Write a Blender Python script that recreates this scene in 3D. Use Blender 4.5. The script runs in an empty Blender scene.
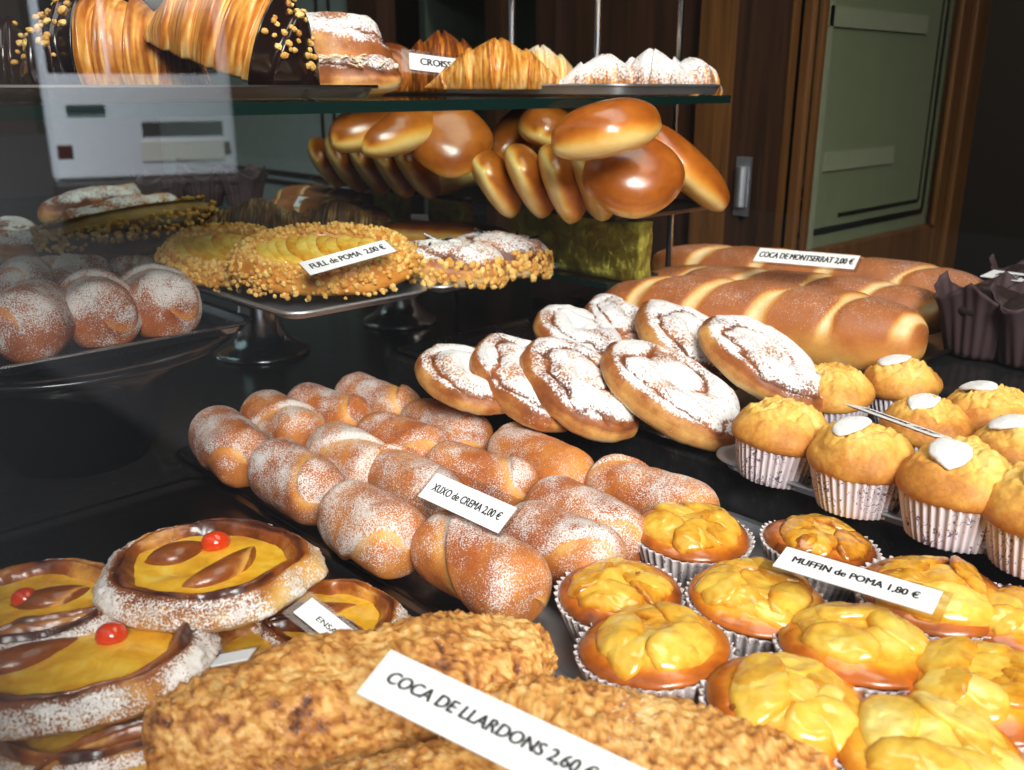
import bpy, math, random
import numpy as np
from mathutils import Vector, Matrix, Euler
R = math.radians
PI = math.pi
SC = bpy.context.scene
COL = SC.collection
H = 1.20                       # height of the lens above the street / shop floor

# ------------------------------------------------------------------ camera
F, CX, CY = 937., 512., 385.
PITCH, AZ = R(17.75), R(46.5)
_cp, _sp = math.cos(PITCH), math.sin(PITCH)
_fu, _fv, _ru, _rv = math.cos(AZ), math.sin(AZ), math.sin(AZ), -math.cos(AZ)
def ray(px, py):
    a = (px - CX) / F; b = (CY - py) / F
    fh = _cp + b * _sp
    return Vector((fh * _fu + a * _ru, fh * _fv + a * _rv, -_sp + b * _cp))
def at(px, py, z):             # point on the level z (measured from the lens) ; result in world metres
    d = ray(px, py); p = d * (z / d.z); p.z += H
    return p
def atd(px, py, dep):          # point at a given depth
    p = ray(px, py) * dep; p.z += H
    return p
def aty(px, py, y):
    d = ray(px, py); p = d * (y / d.y); p.z += H
    return p
def atx(px, py, x):
    d = ray(px, py); p = d * (x / d.x); p.z += H
    return p

cam_d = bpy.data.cameras.new('camera')
cam = bpy.data.objects.new('camera', cam_d); COL.objects.link(cam)
cam.location = (0, 0, H); cam.rotation_euler = (R(90) - PITCH, 0, AZ - R(90))
cam_d.sensor_width = 36; cam_d.lens = F / 1024 * 36
cam_d.clip_start = 0.005; cam_d.clip_end = 200
cam_d.dof.use_dof = True; cam_d.dof.focus_distance = 0.68; cam_d.dof.aperture_fstop = 10
SC.camera = cam

# ------------------------------------------------------------------ noise
def _h(ix, iy, iz, s):
    n = (ix * 374761393 + iy * 668265263 + iz * 1442695041 + s * 1274126177) & 0xffffffff
    n = ((n ^ (n >> 13)) * 1274126177) & 0xffffffff
    n = ((n ^ (n >> 15)) * 2246822519) & 0xffffffff
    return (n ^ (n >> 16)) / 4294967296.0
def vn(P, s=0):
    P = np.asarray(P, float); i = np.floor(P).astype(np.int64); f = P - i
    f = f * f * f * (f * (f * 6 - 15) + 10)
    o = 0
    for dx in (0, 1):
        for dy in (0, 1):
            for dz in (0, 1):
                w = (f[..., 0] if dx else 1 - f[..., 0]) * (f[..., 1] if dy else 1 - f[..., 1]) * (f[..., 2] if dz else 1 - f[..., 2])
                o = o + w * _h(i[..., 0] + dx, i[..., 1] + dy, i[..., 2] + dz, s)
    return o * 2 - 1
def fbm(P, fr, oc=4, s=0, g=.5):
    P = np.asarray(P, float); a = 1; t = 0; o = 0
    for k in range(oc):
        o = o + a * vn(P * fr + 7.3 * k, s + k); t += a; a *= g; fr *= 2.03
    return o / t
def worley(P, fr, s=0):
    P = np.asarray(P, float) * fr; i = np.floor(P).astype(np.int64); f = P - i
    d1 = np.full(P.shape[:-1], 9.); idv = np.zeros(P.shape[:-1])
    for dx in (-1, 0, 1):
        for dy in (-1, 0, 1):
            for dz in (-1, 0, 1):
                c = (i[..., 0] + dx, i[..., 1] + dy, i[..., 2] + dz)
                q = np.stack([dx + _h(*c, s) - f[..., 0], dy + _h(*c, s + 1) - f[..., 1], dz + _h(*c, s + 2) - f[..., 2]], -1)
                d = (q * q).sum(-1); m = d < d1
                d1 = np.where(m, d, d1); idv = np.where(m, _h(*c, s + 3), idv)
    return np.sqrt(d1), idv
def sst(a, b, x):
    t = np.clip((x - a) / (b - a), 0, 1); return t * t * (3 - 2 * t)

# ------------------------------------------------------------------ objects
def empty(name, label, cat, group=None, loc=(0, 0, 0), rot=(0, 0, 0)):
    o = bpy.data.objects.new(name, None); COL.objects.link(o)
    o.empty_display_size = .02
    o.location = loc; o.rotation_euler = rot
    tag(o, label, cat, group); return o
def tag(o, label=None, cat=None, group=None, kind=None):
    if label: o['label'] = label
    if cat: o['category'] = cat
    if group: o['group'] = group
    if kind: o['kind'] = kind
    return o
def raw(name, V, Fs, mat, parent=None, attrs=None, smooth=True, mats=None, mi=None):
    me = bpy.data.meshes.new(name)
    me.from_pydata([tuple(v) for v in V], [], Fs)
    if attrs:
        for k, a in attrs.items():
            at_ = me.attributes.new(k, 'FLOAT', 'POINT')
            at_.data.foreach_set('value', np.asarray(a, np.float32).ravel())
    for m in (mats or [mat]): me.materials.append(m)
    if mi is not None: me.polygons.foreach_set('material_index', mi)
    me.polygons.foreach_set('use_smooth', [smooth] * len(me.polygons))
    me.update()
    o = bpy.data.objects.new(name, me); COL.objects.link(o)
    if parent is not None: o.parent = parent
    return o
def loft(name, P, mat, parent=None, attrs=None, cap=(True, True), smooth=True):
    """P (rings, around, 3): closed around; caps close the first / last ring on a centre vertex"""
    n, m = P.shape[:2]
    V = P.reshape(-1, 3); A = {k: np.broadcast_to(a, (n, m)).reshape(-1) for k, a in (attrs or {}).items()}
    i = np.arange(n - 1)[:, None] * m; j = np.arange(m)[None]; j2 = (j + 1) % m
    Q = np.stack([i + j, i + j2, i + m + j2, i + m + j], -1).reshape(-1, 4).tolist()
    for c, ring in ((0, 0), (1, n - 1)):
        if not cap[c]: continue
        k = len(V); V = np.vstack([V, P[ring].mean(0)])
        for kk in A: A[kk] = np.append(A[kk], A[kk][ring * m:(ring + 1) * m].mean())
        b = ring * m
        for q in range(m):
            q2 = (q + 1) % m
            Q.append([k, b + q2, b + q] if c == 0 else [k, b + q, b + q2])
    return raw(name, V, Q, mat, parent, A, smooth)
class MB:                      # collects boxes, bars and prisms, built as ONE mesh
    def __init__(s): s.v = []; s.f = []
    def box(s, x0, x1, y0, y1, z0, z1, M=None):
        b = len(s.v)
        for z in (z0, z1):
            for x, y in ((x0, y0), (x1, y0), (x1, y1), (x0, y1)):
                p = Vector((x, y, z)); s.v.append(tuple(M @ p) if M else tuple(p))
        s.f += [[b + i for i in q] for q in ((0, 3, 2, 1), (4, 5, 6, 7), (0, 1, 5, 4), (1, 2, 6, 5), (2, 3, 7, 6), (3, 0, 4, 7))]
        return s
    def prism(s, poly, z0, z1):
        b = len(s.v); n = len(poly)
        for z in (z0, z1): s.v += [(x, y, z) for x, y in poly]
        s.f.append([b + i for i in reversed(range(n))]); s.f.append([b + n + i for i in range(n)])
        for i in range(n): s.f.append([b + i, b + (i + 1) % n, b + n + (i + 1) % n, b + n + i])
        return s
    def rod(s, p, q, r, n=14):
        p, q = Vector(p), Vector(q); d = (q - p).normalized(); u = d.orthogonal().normalized(); w = d.cross(u)
        b = len(s.v)
        for c in (p, q):
            for k in range(n):
                a = 2 * PI * k / n; s.v.append(tuple(c + r * (math.cos(a) * u + math.sin(a) * w)))
        for k in range(n): s.f.append([b + k, b + (k + 1) % n, b + n + (k + 1) % n, b + n + k])
        s.f.append([b + k for k in reversed(range(n))]); s.f.append([b + n + k for k in range(n)])
        return s
    def build(s, name, mat, parent=None, bevel=0, smooth=False):
        o = raw(name, s.v, s.f, mat, parent, smooth=smooth)
        if bevel:
            m = o.modifiers.new('bevel', 'BEVEL'); m.width = bevel; m.segments = 2; m.limit_method = 'ANGLE'
        return o
def lathe(name, prof, mat, parent=None, n=64, cap=(True, True)):
    a = np.linspace(0, 2 * PI, n, endpoint=False)
    P = np.stack([np.stack([r * np.cos(a), r * np.sin(a), np.full(n, z)], -1) for r, z in prof])
    return loft(name, P, mat, parent, cap=cap)
def dup(o, parent=None):
    c = o.copy(); COL.objects.link(c); c.parent = parent
    for ch in list(o.children): dup(ch, c)
    return c

# ------------------------------------------------------------------ materials
class NT:
    def __init__(s, name):
        s.m = bpy.data.materials.new(name); s.m.use_nodes = True; s.t = s.m.node_tree; s.t.nodes.clear()
        s.out = s.n('ShaderNodeOutputMaterial')
    def n(s, t, **k):
        x = s.t.nodes.new(t)
        for a, v in k.items():
            if a.startswith('i_'):
                x.inputs[a[2:].replace('_', ' ')].default_value = v
            else: setattr(x, a, v)
        return x
    def l(s, a, b): s.t.links.new(a, b)
    def math(s, op, a, b=None, c=None, clamp=False):
        x = s.n('ShaderNodeMath', operation=op, use_clamp=clamp)
        for i, v in enumerate((a, b, c)):
            if v is None: continue
            if isinstance(v, (int, float)): x.inputs[i].default_value = v
            else: s.l(v, x.inputs[i])
        return x.outputs[0]
    def mix(s, f, a, b, mode='MIX'):
        x = s.n('ShaderNodeMix', data_type='RGBA', blend_type=mode)
        for i, v in ((0, f), (6, a), (7, b)):
            if isinstance(v, (int, float)): x.inputs[i].default_value = v
            elif isinstance(v, (tuple, list)): x.inputs[i].default_value = (*v[:3], 1)
            else: s.l(v, x.inputs[i])
        return x.outputs[2]
    def ramp(s, f, stops):
        x = s.n('ShaderNodeValToRGB'); e = x.color_ramp.elements
        while len(e) < len(stops): e.new(.5)
        for el, (p, c) in zip(e, stops): el.position = p; el.color = (*c, 1)
        s.l(f, x.inputs[0]); return x.outputs[0]
    def noise(s, vec, scale, detail=3, rough=.55, dist=0):
        x = s.n('ShaderNodeTexNoise'); x.inputs['Scale'].default_value = scale; x.inputs['Detail'].default_value = detail
        x.inputs['Roughness'].default_value = rough; x.inputs['Distortion'].default_value = dist
        s.l(vec, x.inputs['Vector']); return x.outputs['Fac']
    def coord(s):
        tc = s.n('ShaderNodeTexCoord'); oi = s.n('ShaderNodeObjectInfo')
        m = s.n('ShaderNodeVectorMath', operation='ADD'); s.l(tc.outputs['Object'], m.inputs[0])
        k = s.math('MULTIPLY', oi.outputs['Random'], 13.7)
        cx = s.n('ShaderNodeCombineXYZ'); s.l(k, cx.inputs[0]); s.l(k, cx.inputs[2]); s.l(cx.outputs[0], m.inputs[1])
        return m.outputs[0]
    def attr(s, n): return s.n('ShaderNodeAttribute', attribute_name=n).outputs['Fac']
    def bsdf(s, col, rough=.5, **k):
        b = s.n('ShaderNodeBsdfPrincipled')
        for i, v in (('Base Color', col), ('Roughness', rough)):
            if isinstance(v, (int, float)): b.inputs[i].default_value = v
            elif isinstance(v, (tuple, list)): b.inputs[i].default_value = (*v[:3], 1)
            else: s.l(v, b.inputs[i])
        for a, v in k.items():
            b.inputs[a.replace('_', ' ')].default_value = v
        s.l(b.outputs[0], s.out.inputs[0]); return b
    def bump(s, b, h, strength=.5, dist=.001):
        x = s.n('ShaderNodeBump'); x.inputs['Strength'].default_value = strength; x.inputs['Distance'].default_value = dist
        s.l(h, x.inputs['Height']); s.l(x.outputs[0], b.inputs['Normal'])
def rgb(r, g, b):              # sRGB 0-255 -> linear
    f = lambda c: ((c / 255 + .055) / 1.055) ** 2.4 if c > 10 else c / 255 / 12.92
    return (f(r), f(g), f(b))
def plain(name, col, rough=.5, bumps=None, **k):
    n = NT(name); c = n.coord(); v = n.noise(c, 30, 4)
    cc = n.mix(v, tuple(x * .85 for x in col), tuple(min(1, x * 1.12) for x in col))
    b = n.bsdf(cc, rough, **k)
    if bumps: n.bump(b, n.noise(c, bumps[0], 4), bumps[1], bumps[2])
    return n.m
def pastry(name, stops, rough=.55, grain=350, gs=.4, gd=.0006, sugar=None, sug_scale=700, sug_soft=.12, var=.25, sss=.0, coat=0, sug_rough=.8, sug_bump=.0012, sug_op=1.):
    """crust whose colour follows the mesh's 'brown' layer and whose sugar follows its 'sugar' layer"""
    n = NT(name); c = n.coord()
    br = n.attr('brown')
    v1 = n.noise(c, 45, 4); v2 = n.noise(c, grain, 3)
    t = n.math('ADD', br, n.math('MULTIPLY', n.math('SUBTRACT', v1, .5), var * 2))
    t = n.math('ADD', t, n.math('MULTIPLY', n.math('SUBTRACT', v2, .5), var * .8), clamp=True)
    col = n.ramp(t, stops)
    h = n.math('MULTIPLY', v2, 1.0)
    if sugar:
        sg = n.attr('sugar')
        g1 = n.noise(c, sug_scale, 2, .6); g2 = n.noise(c, 95, 3, .6)
        x = n.math('ADD', n.math('MULTIPLY', g1, .82), n.math('MULTIPLY', g2, .18))
        x = n.math('ADD', x, n.math('MULTIPLY', n.math('SUBTRACT', sg, .5), .62))
        mr = n.n('ShaderNodeMapRange', interpolation_type='SMOOTHSTEP'); n.l(x, mr.inputs[0])
        mr.inputs[1].default_value = .5 - sug_soft / 2 + .0; mr.inputs[2].default_value = .5 + sug_soft / 2
        mask = mr.outputs[0]
        col = n.mix(n.math('MULTIPLY', mask, sug_op), col, sugar)
        h = n.math('ADD', n.math('MULTIPLY', h, .5), n.math('MULTIPLY', mask, sug_bump / gd))
        rg = n.math('ADD', n.math('MULTIPLY', mask, sug_rough - rough), rough)
    else: rg = rough
    b = n.bsdf(col, rg)
    if coat: b.inputs['Coat Weight'].default_value = coat; b.inputs['Coat Roughness'].default_value = .12
    if sss:
        b.inputs['Subsurface Weight'].default_value = sss; b.inputs['Subsurface Radius'].default_value = (.006, .003, .001); b.inputs['Subsurface Scale'].default_value = 1
    n.bump(b, h, gs, gd)
    return n.m
M = {}
BAKE = [(0, rgb(240, 215, 160)), (.3, rgb(226, 170, 88)), (.6, rgb(188, 110, 40)), (.85, rgb(128, 62, 22)), (1, rgb(80, 36, 15))]
SUGAR = (.86, .83, .80)
M['fried'] = pastry('fried_dough', [(0, rgb(238, 190, 110)), (.35, rgb(218, 138, 58)), (.65, rgb(176, 92, 38)), (1, rgb(112, 50, 24))], .5, sugar=SUGAR, sug_scale=950, sug_soft=.14, var=.3, sug_op=.86)
M['dusted'] = pastry('icing_dusted_dough', [(0, rgb(244, 224, 176)), (.35, rgb(225, 170, 95)), (.65, rgb(165, 95, 45)), (1, rgb(95, 48, 24))], .5, sugar=(.82, .81, .81), sug_scale=480, sug_soft=.2, var=.25)
M['cream_bun'] = pastry('glazed_sweet_dough', [(0, rgb(240, 208, 140)), (.35, rgb(220, 160, 75)), (.65, rgb(150, 80, 28)), (1, rgb(70, 30, 14))], .3, sugar=(.88, .84, .80), sug_scale=800, sug_soft=.16, var=.3, coat=.35, sug_bump=.002)
M['loaf'] = pastry('bread_crust', [(0, rgb(246, 226, 182)), (.3, rgb(226, 168, 86)), (.6, rgb(184, 108, 46)), (1, rgb(136, 70, 28))], .55, sugar=(.88, .8, .72), sug_scale=900, sug_soft=.3, var=.16)
M['brioche'] = pastry('egg_washed_crust', [(0, rgb(245, 214, 140)), (.3, rgb(232, 168, 70)), (.6, rgb(200, 116, 36)), (.85, rgb(150, 76, 22)), (1, rgb(110, 50, 14))], .28, grain=160, gs=.15, var=.14, coat=.4)
M['croissant'] = pastry('laminated_crust', [(0, rgb(246, 214, 150)), (.3, rgb(228, 166, 76)), (.6, rgb(190, 112, 36)), (1, rgb(110, 52, 18))], .38, grain=260, gs=.3, sugar=(.93, .92, .92), sug_scale=420, sug_soft=.22, var=.28, coat=.15)
M['llardons'] = pastry('crumbly_crust', [(0, rgb(240, 200, 130)), (.3, rgb(222, 165, 88)), (.55, rgb(190, 125, 55)), (.8, rgb(140, 82, 34)), (1, rgb(88, 46, 20))], .6, grain=420, gs=.55, gd=.0012, sugar=(.9, .84, .76), sug_scale=520, sug_soft=.3, var=.34)
M['muffin'] = pastry('muffin_crumb', [(0, rgb(248, 220, 140)), (.35, rgb(236, 184, 86)), (.65, rgb(204, 134, 54)), (1, rgb(134, 74, 28))], .6, grain=330, gs=.7, gd=.0014, sugar=(.93, .91, .9), sug_scale=600, sug_soft=.3, var=.42)
M['apple_cake'] = pastry('glazed_cake', [(0, rgb(246, 200, 80)), (.35, rgb(232, 160, 40)), (.65, rgb(190, 100, 24)), (1, rgb(110, 50, 14))], .28, grain=240, gs=.3, var=.3, coat=.5)
M['apple'] = pastry('glazed_apple', [(0, rgb(246, 222, 130)), (.4, rgb(236, 192, 76)), (.75, rgb(214, 146, 36)), (1, rgb(150, 78, 18))], .2, grain=180, gs=.25, var=.42, coat=.6, sss=.15)
M['nuts'] = pastry('chopped_nuts', [(0, rgb(244, 210, 130)), (.5, rgb(224, 168, 80)), (1, rgb(160, 96, 36))], .55, var=.3)
M['almond'] = pastry('sliced_almond', [(0, rgb(248, 220, 160)), (.5, rgb(226, 176, 100)), (1, rgb(160, 100, 50))], .55, sugar=(.93, .92, .92), sug_scale=500, sug_soft=.25, var=.25)
M['dark_pastry'] = pastry('brown_shaded_crust', [(0, rgb(200, 170, 110)), (.35, rgb(120, 84, 44)), (.7, rgb(70, 46, 26)), (1, rgb(36, 24, 16))], .45, var=.25, sugar=(.8, .76, .72))  # dark brown for the bar; for the puffs, shade put into the colour
def _custard():
    n = NT('glazed_custard'); c = n.coord(); v = n.noise(c, 60, 4, .6, .6)
    col = n.ramp(v, [(.3, rgb(222, 152, 34)), (.55, rgb(244, 188, 52)), (.8, rgb(252, 220, 110))])
    b = n.bsdf(col, .16, Coat_Weight=.6, Coat_Roughness=.05, Subsurface_Weight=.15, Subsurface_Scale=.01); n.bump(b, n.noise(c, 90, 3), .15, .001); return n.m
M['custard'] = _custard()
M['cherry'] = plain('candied_cherry', rgb(222, 66, 22), .12, (60, .1, .001), Coat_Weight=.7, Subsurface_Weight=.2, Subsurface_Scale=.004)
M['chocolate'] = plain('dark_chocolate', rgb(34, 21, 20), .2, (25, .15, .002), Coat_Weight=.3, Coat_Roughness=.15)
M['choc_cake'] = plain('chocolate_cake', rgb(40, 25, 20), .6, (300, .6, .002))
M['icing'] = plain('sugar_crust', (.9, .89, .88), .75, (420, .5, .0012))
def _paper(name, base, ink, flute):
    n = NT(name); c = n.coord()
    w = n.n('ShaderNodeTexWave', wave_type='RINGS', bands_direction='Z'); w.inputs['Scale'].default_value = 22; w.inputs['Distortion'].default_value = 22
    w.inputs['Detail'].default_value = 2.5; w.inputs['Detail Scale'].default_value = 5; n.l(c, w.inputs['Vector'])
    v = n.noise(c, 75, 2)
    line = n.math('MULTIPLY', n.math('GREATER_THAN', w.outputs['Fac'], .93), n.math('GREATER_THAN', v, .5))
    st = n.attr('flute_shade')
    col = n.mix(st, tuple(x * flute for x in base), base)  # flute valleys darkened: shade of the folds put into the paper colour
    col = n.mix(n.math('MULTIPLY', line, .85), col, ink)
    b = n.bsdf(col, .75); b.inputs['Subsurface Weight'].default_value = 0
    n.bump(b, n.noise(c, 260, 3), .2, .0006); return n.m
M['paper'] = _paper('printed_baking_paper', rgb(240, 228, 234), rgb(60, 44, 78), .62)
M['greasy_paper'] = _paper('greasy_baking_paper', rgb(228, 216, 214), rgb(96, 76, 84), .58)
M['brown_paper'] = plain('dark_brown_paper', rgb(66, 46, 48), .7, (160, .3, .001))
def _metal(name, col, rough, sc=120, st=.15):
    n = NT(name); c = n.coord(); v = n.noise(c, 14, 5, .65)
    r = n.math('ADD', n.math('MULTIPLY', v, .22), rough - .1)
    b = n.bsdf(col, r, Metallic=1.0); n.bump(b, n.noise(c, sc, 4), st, .0005); return n.m
M['steel'] = _metal('tray_steel', (.42, .42, .44), .26)
M['dull_steel'] = _metal('worn_tray_steel', (.52, .54, .58), .5)
M['chrome'] = _metal('chrome', (.75, .75, .77), .16, 40, .03)
M['dark_steel'] = _metal('dark_tray_steel', (.10, .095, .095), .32)
def _foil():
    n = NT('green_gold_foil'); c = n.coord(); v = n.noise(c, 22, 4, .6, 1.2)
    col = n.ramp(v, [(.3, rgb(128, 124, 36)), (.7, rgb(214, 206, 96))])
    b = n.bsdf(col, .28, Metallic=.9); n.bump(b, n.noise(c, 55, 5, .7, 2.2), .9, .006); return n.m
M['foil'] = _foil()
def _slate():
    n = NT('black_polished_slate'); c = n.coord()
    mp = n.n('ShaderNodeMapping'); mp.inputs['Scale'].default_value = (5, 40, 5); mp.inputs['Rotation'].default_value = (0, 0, .4); n.l(c, mp.inputs[0])
    v = n.noise(mp.outputs[0], 3, 6, .7); g = n.noise(c, 70, 5, .7)
    col = n.mix(n.math('MULTIPLY', g, v), rgb(18, 18, 20), rgb(60, 58, 57))
    sc = n.n('ShaderNodeTexVoronoi', feature='DISTANCE_TO_EDGE'); sc.inputs['Scale'].default_value = 9; n.l(mp.outputs[0], sc.inputs['Vector'])
    scr = n.math('MULTIPLY', n.math('LESS_THAN', sc.outputs['Distance'], .006), n.math('GREATER_THAN', g, .56))
    col = n.mix(n.math('MULTIPLY', scr, .35), col, rgb(130, 125, 120))
    b = n.bsdf(col, n.math('ADD', n.math('MULTIPLY', g, .2), .08)); b.inputs['Specular IOR Level'].default_value = .35
    n.bump(b, v, .06, .001); return n.m
M['slate'] = _slate()
def _wood(name, c0, c1, axis=2, rough=.4):
    n = NT(name); c = n.coord(); mp = n.n('ShaderNodeMapping'); s = [22, 22, 22]; s[axis] = 1.2
    mp.inputs['Scale'].default_value = s; n.l(c, mp.inputs[0])
    v = n.noise(mp.outputs[0], 2.2, 6, .62, .8); col = n.ramp(v, [(.25, c0), (.75, c1)])
    b = n.bsdf(col, rough); n.bump(b, v, .15, .001); return n.m
M['wood'] = _wood('varnished_walnut', rgb(62, 38, 18), rgb(124, 82, 40))
M['wood_x'] = _wood('varnished_walnut_rail', rgb(62, 38, 18), rgb(118, 78, 40), 0)
M['dark_wood'] = _wood('dark_stained_wood', rgb(30, 19, 13), rgb(70, 45, 30))
def _glass(name, tint=(1, 1, 1), ior=1.5, rough=0.0, k=1.0):
    n = NT(name); t = n.n('ShaderNodeBsdfTransparent'); t.inputs[0].default_value = (*tint, 1)
    g = n.n('ShaderNodeBsdfGlossy'); g.inputs['Roughness'].default_value = rough
    ge = n.n('ShaderNodeNewGeometry'); dp = n.n('ShaderNodeVectorMath', operation='DOT_PRODUCT'); n.l(ge.outputs['Incoming'], dp.inputs[0]); n.l(ge.outputs['Normal'], dp.inputs[1])
    f0 = ((ior - 1) / (ior + 1)) ** 2
    f = n.math('ADD', n.math('MULTIPLY', n.math('POWER', n.math('SUBTRACT', 1.0, n.math('ABSOLUTE', dp.outputs['Value']), clamp=True), 5.0), 1 - f0), f0)
    m = n.n('ShaderNodeMixShader'); n.l(n.math('MULTIPLY', f, k, clamp=True), m.inputs[0]); n.l(t.outputs[0], m.inputs[1]); n.l(g.outputs[0], m.inputs[2])
    n.l(m.outputs[0], n.out.inputs[0]); return n.m
M['window_glass'] = _glass('shop_window_glass', (.97, .985, .98), 1.5, 0, 1.7)
M['shelf_glass'] = _glass('shelf_glass', (.88, .95, .92), 1.5, .02)
M['sleeve'] = _glass('clear_plastic', (.88, .86, .85), 1.5, .15, 1.2)
M['edge_glass'] = plain('green_glass_edge', rgb(14, 36, 33), .1)
M['frost'] = plain('frosted_olive_glass', rgb(112, 120, 92), .35, (18, .1, .002))
M['frost_blue'] = plain('frosted_grey_green_glass', rgb(120, 138, 134), .35, (18, .1, .002))
M['line'] = plain('black_etched_line', rgb(22, 22, 20), .4)
M['cream_wood'] = plain('cream_shelf_paint', rgb(132, 136, 112), .5)
M['card'] = plain('white_card', (.93, .93, .94), .6)
M['ink'] = plain('black_ink', (.008, .008, .01), .5)
M['plaster'] = plain('dark_painted_plaster', rgb(40, 36, 34), .8)
M['ceil'] = plain('ceiling_paint', rgb(84, 80, 76), .8)
M['tile'] = plain('shop_floor_tile', rgb(58, 52, 48), .4)
M['asphalt'] = plain('street_asphalt', rgb(34, 34, 36), .9, (60, .4, .01))
M['facade'] = plain('brown_street_facade', rgb(48, 42, 36), .85, (5, .3, .02))
M['van'] = plain('pale_van_paint', rgb(205, 214, 222), .3, Coat_Weight=.4)
M['rubber'] = plain('black_rubber', (.012, .012, .013), .6)
M['vanglass'] = plain('dark_tinted_glass', rgb(26, 30, 34), .08)
M['plate'] = plain('plate_white', (.6, .6, .55), .4)
M['black_enamel'] = plain('black_enamel', rgb(16, 16, 20), .22, Coat_Weight=.3)
M['red_lamp'] = plain('red_lens', rgb(60, 12, 12), .2)

# ------------------------------------------------------------------ bakery generators
def ring_axes(n, m):
    t = np.linspace(-1, 1, n)[:, None]; th = np.linspace(0, 2 * PI, m, endpoint=False)[None]
    return t, th
def roll(name, seed, L=.1, r=.028, mat=None, wraps=1.3, sug=.52, brown=.5, parent=None, step=.17, bend=0., pale=0., taper=0.):
    """a rolled piece of fried dough: a tube with the overlap of the strip winding round it"""
    rng = random.Random(seed); n, m = 84, 80
    t, th = ring_axes(n, m); tt = np.sin(t * PI / 2) * (1 + 0 * th)
    prof = np.clip(1 - np.abs(tt) ** 7, 0, 1) ** (1 / 2.1)
    ph = th / (2 * PI) + wraps * tt * .5 + rng.random(); s = ph - np.floor(ph)
    ov = sst(0, .05, s) * (1 - s)
    rad = r * prof * (1 + step * (ov - .4)) * (1 - .08 * tt * rng.uniform(-1, 1.4)) * (1 - taper * tt * tt)
    x = L / 2 * tt * (1 - .05 * (ov - .4)); y = rad * np.cos(th); z = rad * np.sin(th)
    P = np.stack([x, y, z], -1)
    d = fbm(P, 20, 3, seed) * .07 + fbm(P, 90, 3, seed + 5) * .03
    P[..., 1] *= 1 + d; P[..., 2] *= 1 + d
    P[..., 1] += bend * (tt * L / 2) ** 2
    P[..., 2] = np.maximum(P[..., 2], -.8 * r) + .8 * r
    gro = 1 - sst(0, .10, s)
    br = brown + .16 * fbm(P, 35, 3, seed + 9) + .18 * gro * 0 - .38 * sst(.86, 1, s) - pale * np.abs(tt) ** 4
    sg = sug + .10 * np.sin(th) + .30 * fbm(P, 48, 4, seed + 3) + .12 * sst(.05, .0, s) - .15 * sst(.86, 1, s)
    return loft(name, P, mat, parent, {'brown': br, 'sugar': sg})

def make_Hf(R0, h0, hd, seed, amp=.003, fr=55, pw=2.4, ex=.8, crack=0):
    def f(x, y):
        x = np.asarray(x, float); y = np.asarray(y, float)
        q = np.clip(np.sqrt(x * x + y * y) / R0, 0, 1)
        p = np.stack([x, y, np.full_like(x, seed * 1.37)], -1)
        nz = fbm(p, fr, 4, seed) + (.7 if amp > .005 else .25) * fbm(p, 130, 4, seed + 2, .65); rd = np.abs(fbm(p, fr * .7, 3, seed + 4))
        wd_, _ = worley(p, 150, seed + 6)
        nz = nz + .5 * (.5 - wd_) * (amp > .005)
        return h0 + hd * (1 - q ** pw) ** ex + amp * nz * (1 - q ** 6) - crack * (1 - sst(0, .09, rd)) * (1 - q ** 3)
    return f
def dome(name, parent, Hf, R0, rin, h0, seed, mat, brown, wob=.05, drop=.008):
    n, m = 44, 96; th = np.linspace(0, 2 * PI, m, endpoint=False)[None]
    s = np.linspace(.03, 1, n)[:, None]
    w = 1 + wob * fbm(np.stack([np.cos(th[0]), np.sin(th[0]), np.full(m, seed * 2.1)], -1), 1.3, 3, seed)[None]
    x = R0 * s * np.cos(th); y = R0 * s * np.sin(th); z = Hf(x, y)
    P = np.stack([x * w, y * w, z], -1)
    e = P[-1:]; under = []
    for k, (f, dz) in enumerate(((1.0, -.35), (.975, -.7), ((rin / R0 + .95) / 2, -.95), (rin / R0 * .97, -1.0), (rin / R0 * .9, -1.3))):
        q = e.copy(); q[..., 0] *= f; q[..., 1] *= f; q[..., 2] = e[..., 2] + dz * drop; under.append(q)
    P = np.concatenate([P] + under)
    nn = P.shape[0]
    ss = np.concatenate([s[:, 0], [1.02, 1.05, 1.1, 1.15, 1.2]])[:, None] + 0 * th
    return loft(name, P, mat, parent, {'brown': brown(ss, P), 'sugar': 0 * ss})
def patch(name, parent, Hf, cx, cy, a, b, rot, thick, seed, mat, wob=.12, flat=1., tilt=0., brown=.4, lift=0., edge=.0):
    """a slab lying on the curved top Hf, following it"""
    n, m = 11, 44; th = np.linspace(0, 2 * PI, m, endpoint=False)[None]; s = np.linspace(.06, 1, n)[:, None]
    w = 1 + wob * fbm(np.stack([np.cos(th[0]), np.sin(th[0]), np.full(m, seed * 1.7)], -1), 1.5, 3, seed)[None]
    u = a * s * w * np.cos(th); v = b * s * w * np.sin(th); v = np.where(v < 0, v * flat, v)
    x = cx + u * math.cos(rot) - v * math.sin(rot); y = cy + u * math.sin(rot) + v * math.cos(rot)
    hh = thick * (1 - s ** 5) ** .5 * (1 + .25 * fbm(np.stack([x, y, 0 * x + seed], -1), 120, 2, seed))
    z = Hf(x, y) + lift + hh + tilt * (v / b + flat) * .5 * (1 - .0 * s)
    top = np.stack([x, y, z], -1)
    bot = np.stack([x[-1:], y[-1:], np.minimum(z[-1:] - thick * .4, Hf(x[-1:], y[-1:]) - .0015)], -1)
    P = np.concatenate([top, bot])
    br = brown + edge * np.concatenate([s ** 4 + 0 * th, 1 + 0 * th])
    return loft(name, P, mat, parent, {'brown': br + .25 * fbm(P, 60, 3, seed), 'sugar': 0 * br}, cap=(True, True))
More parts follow.
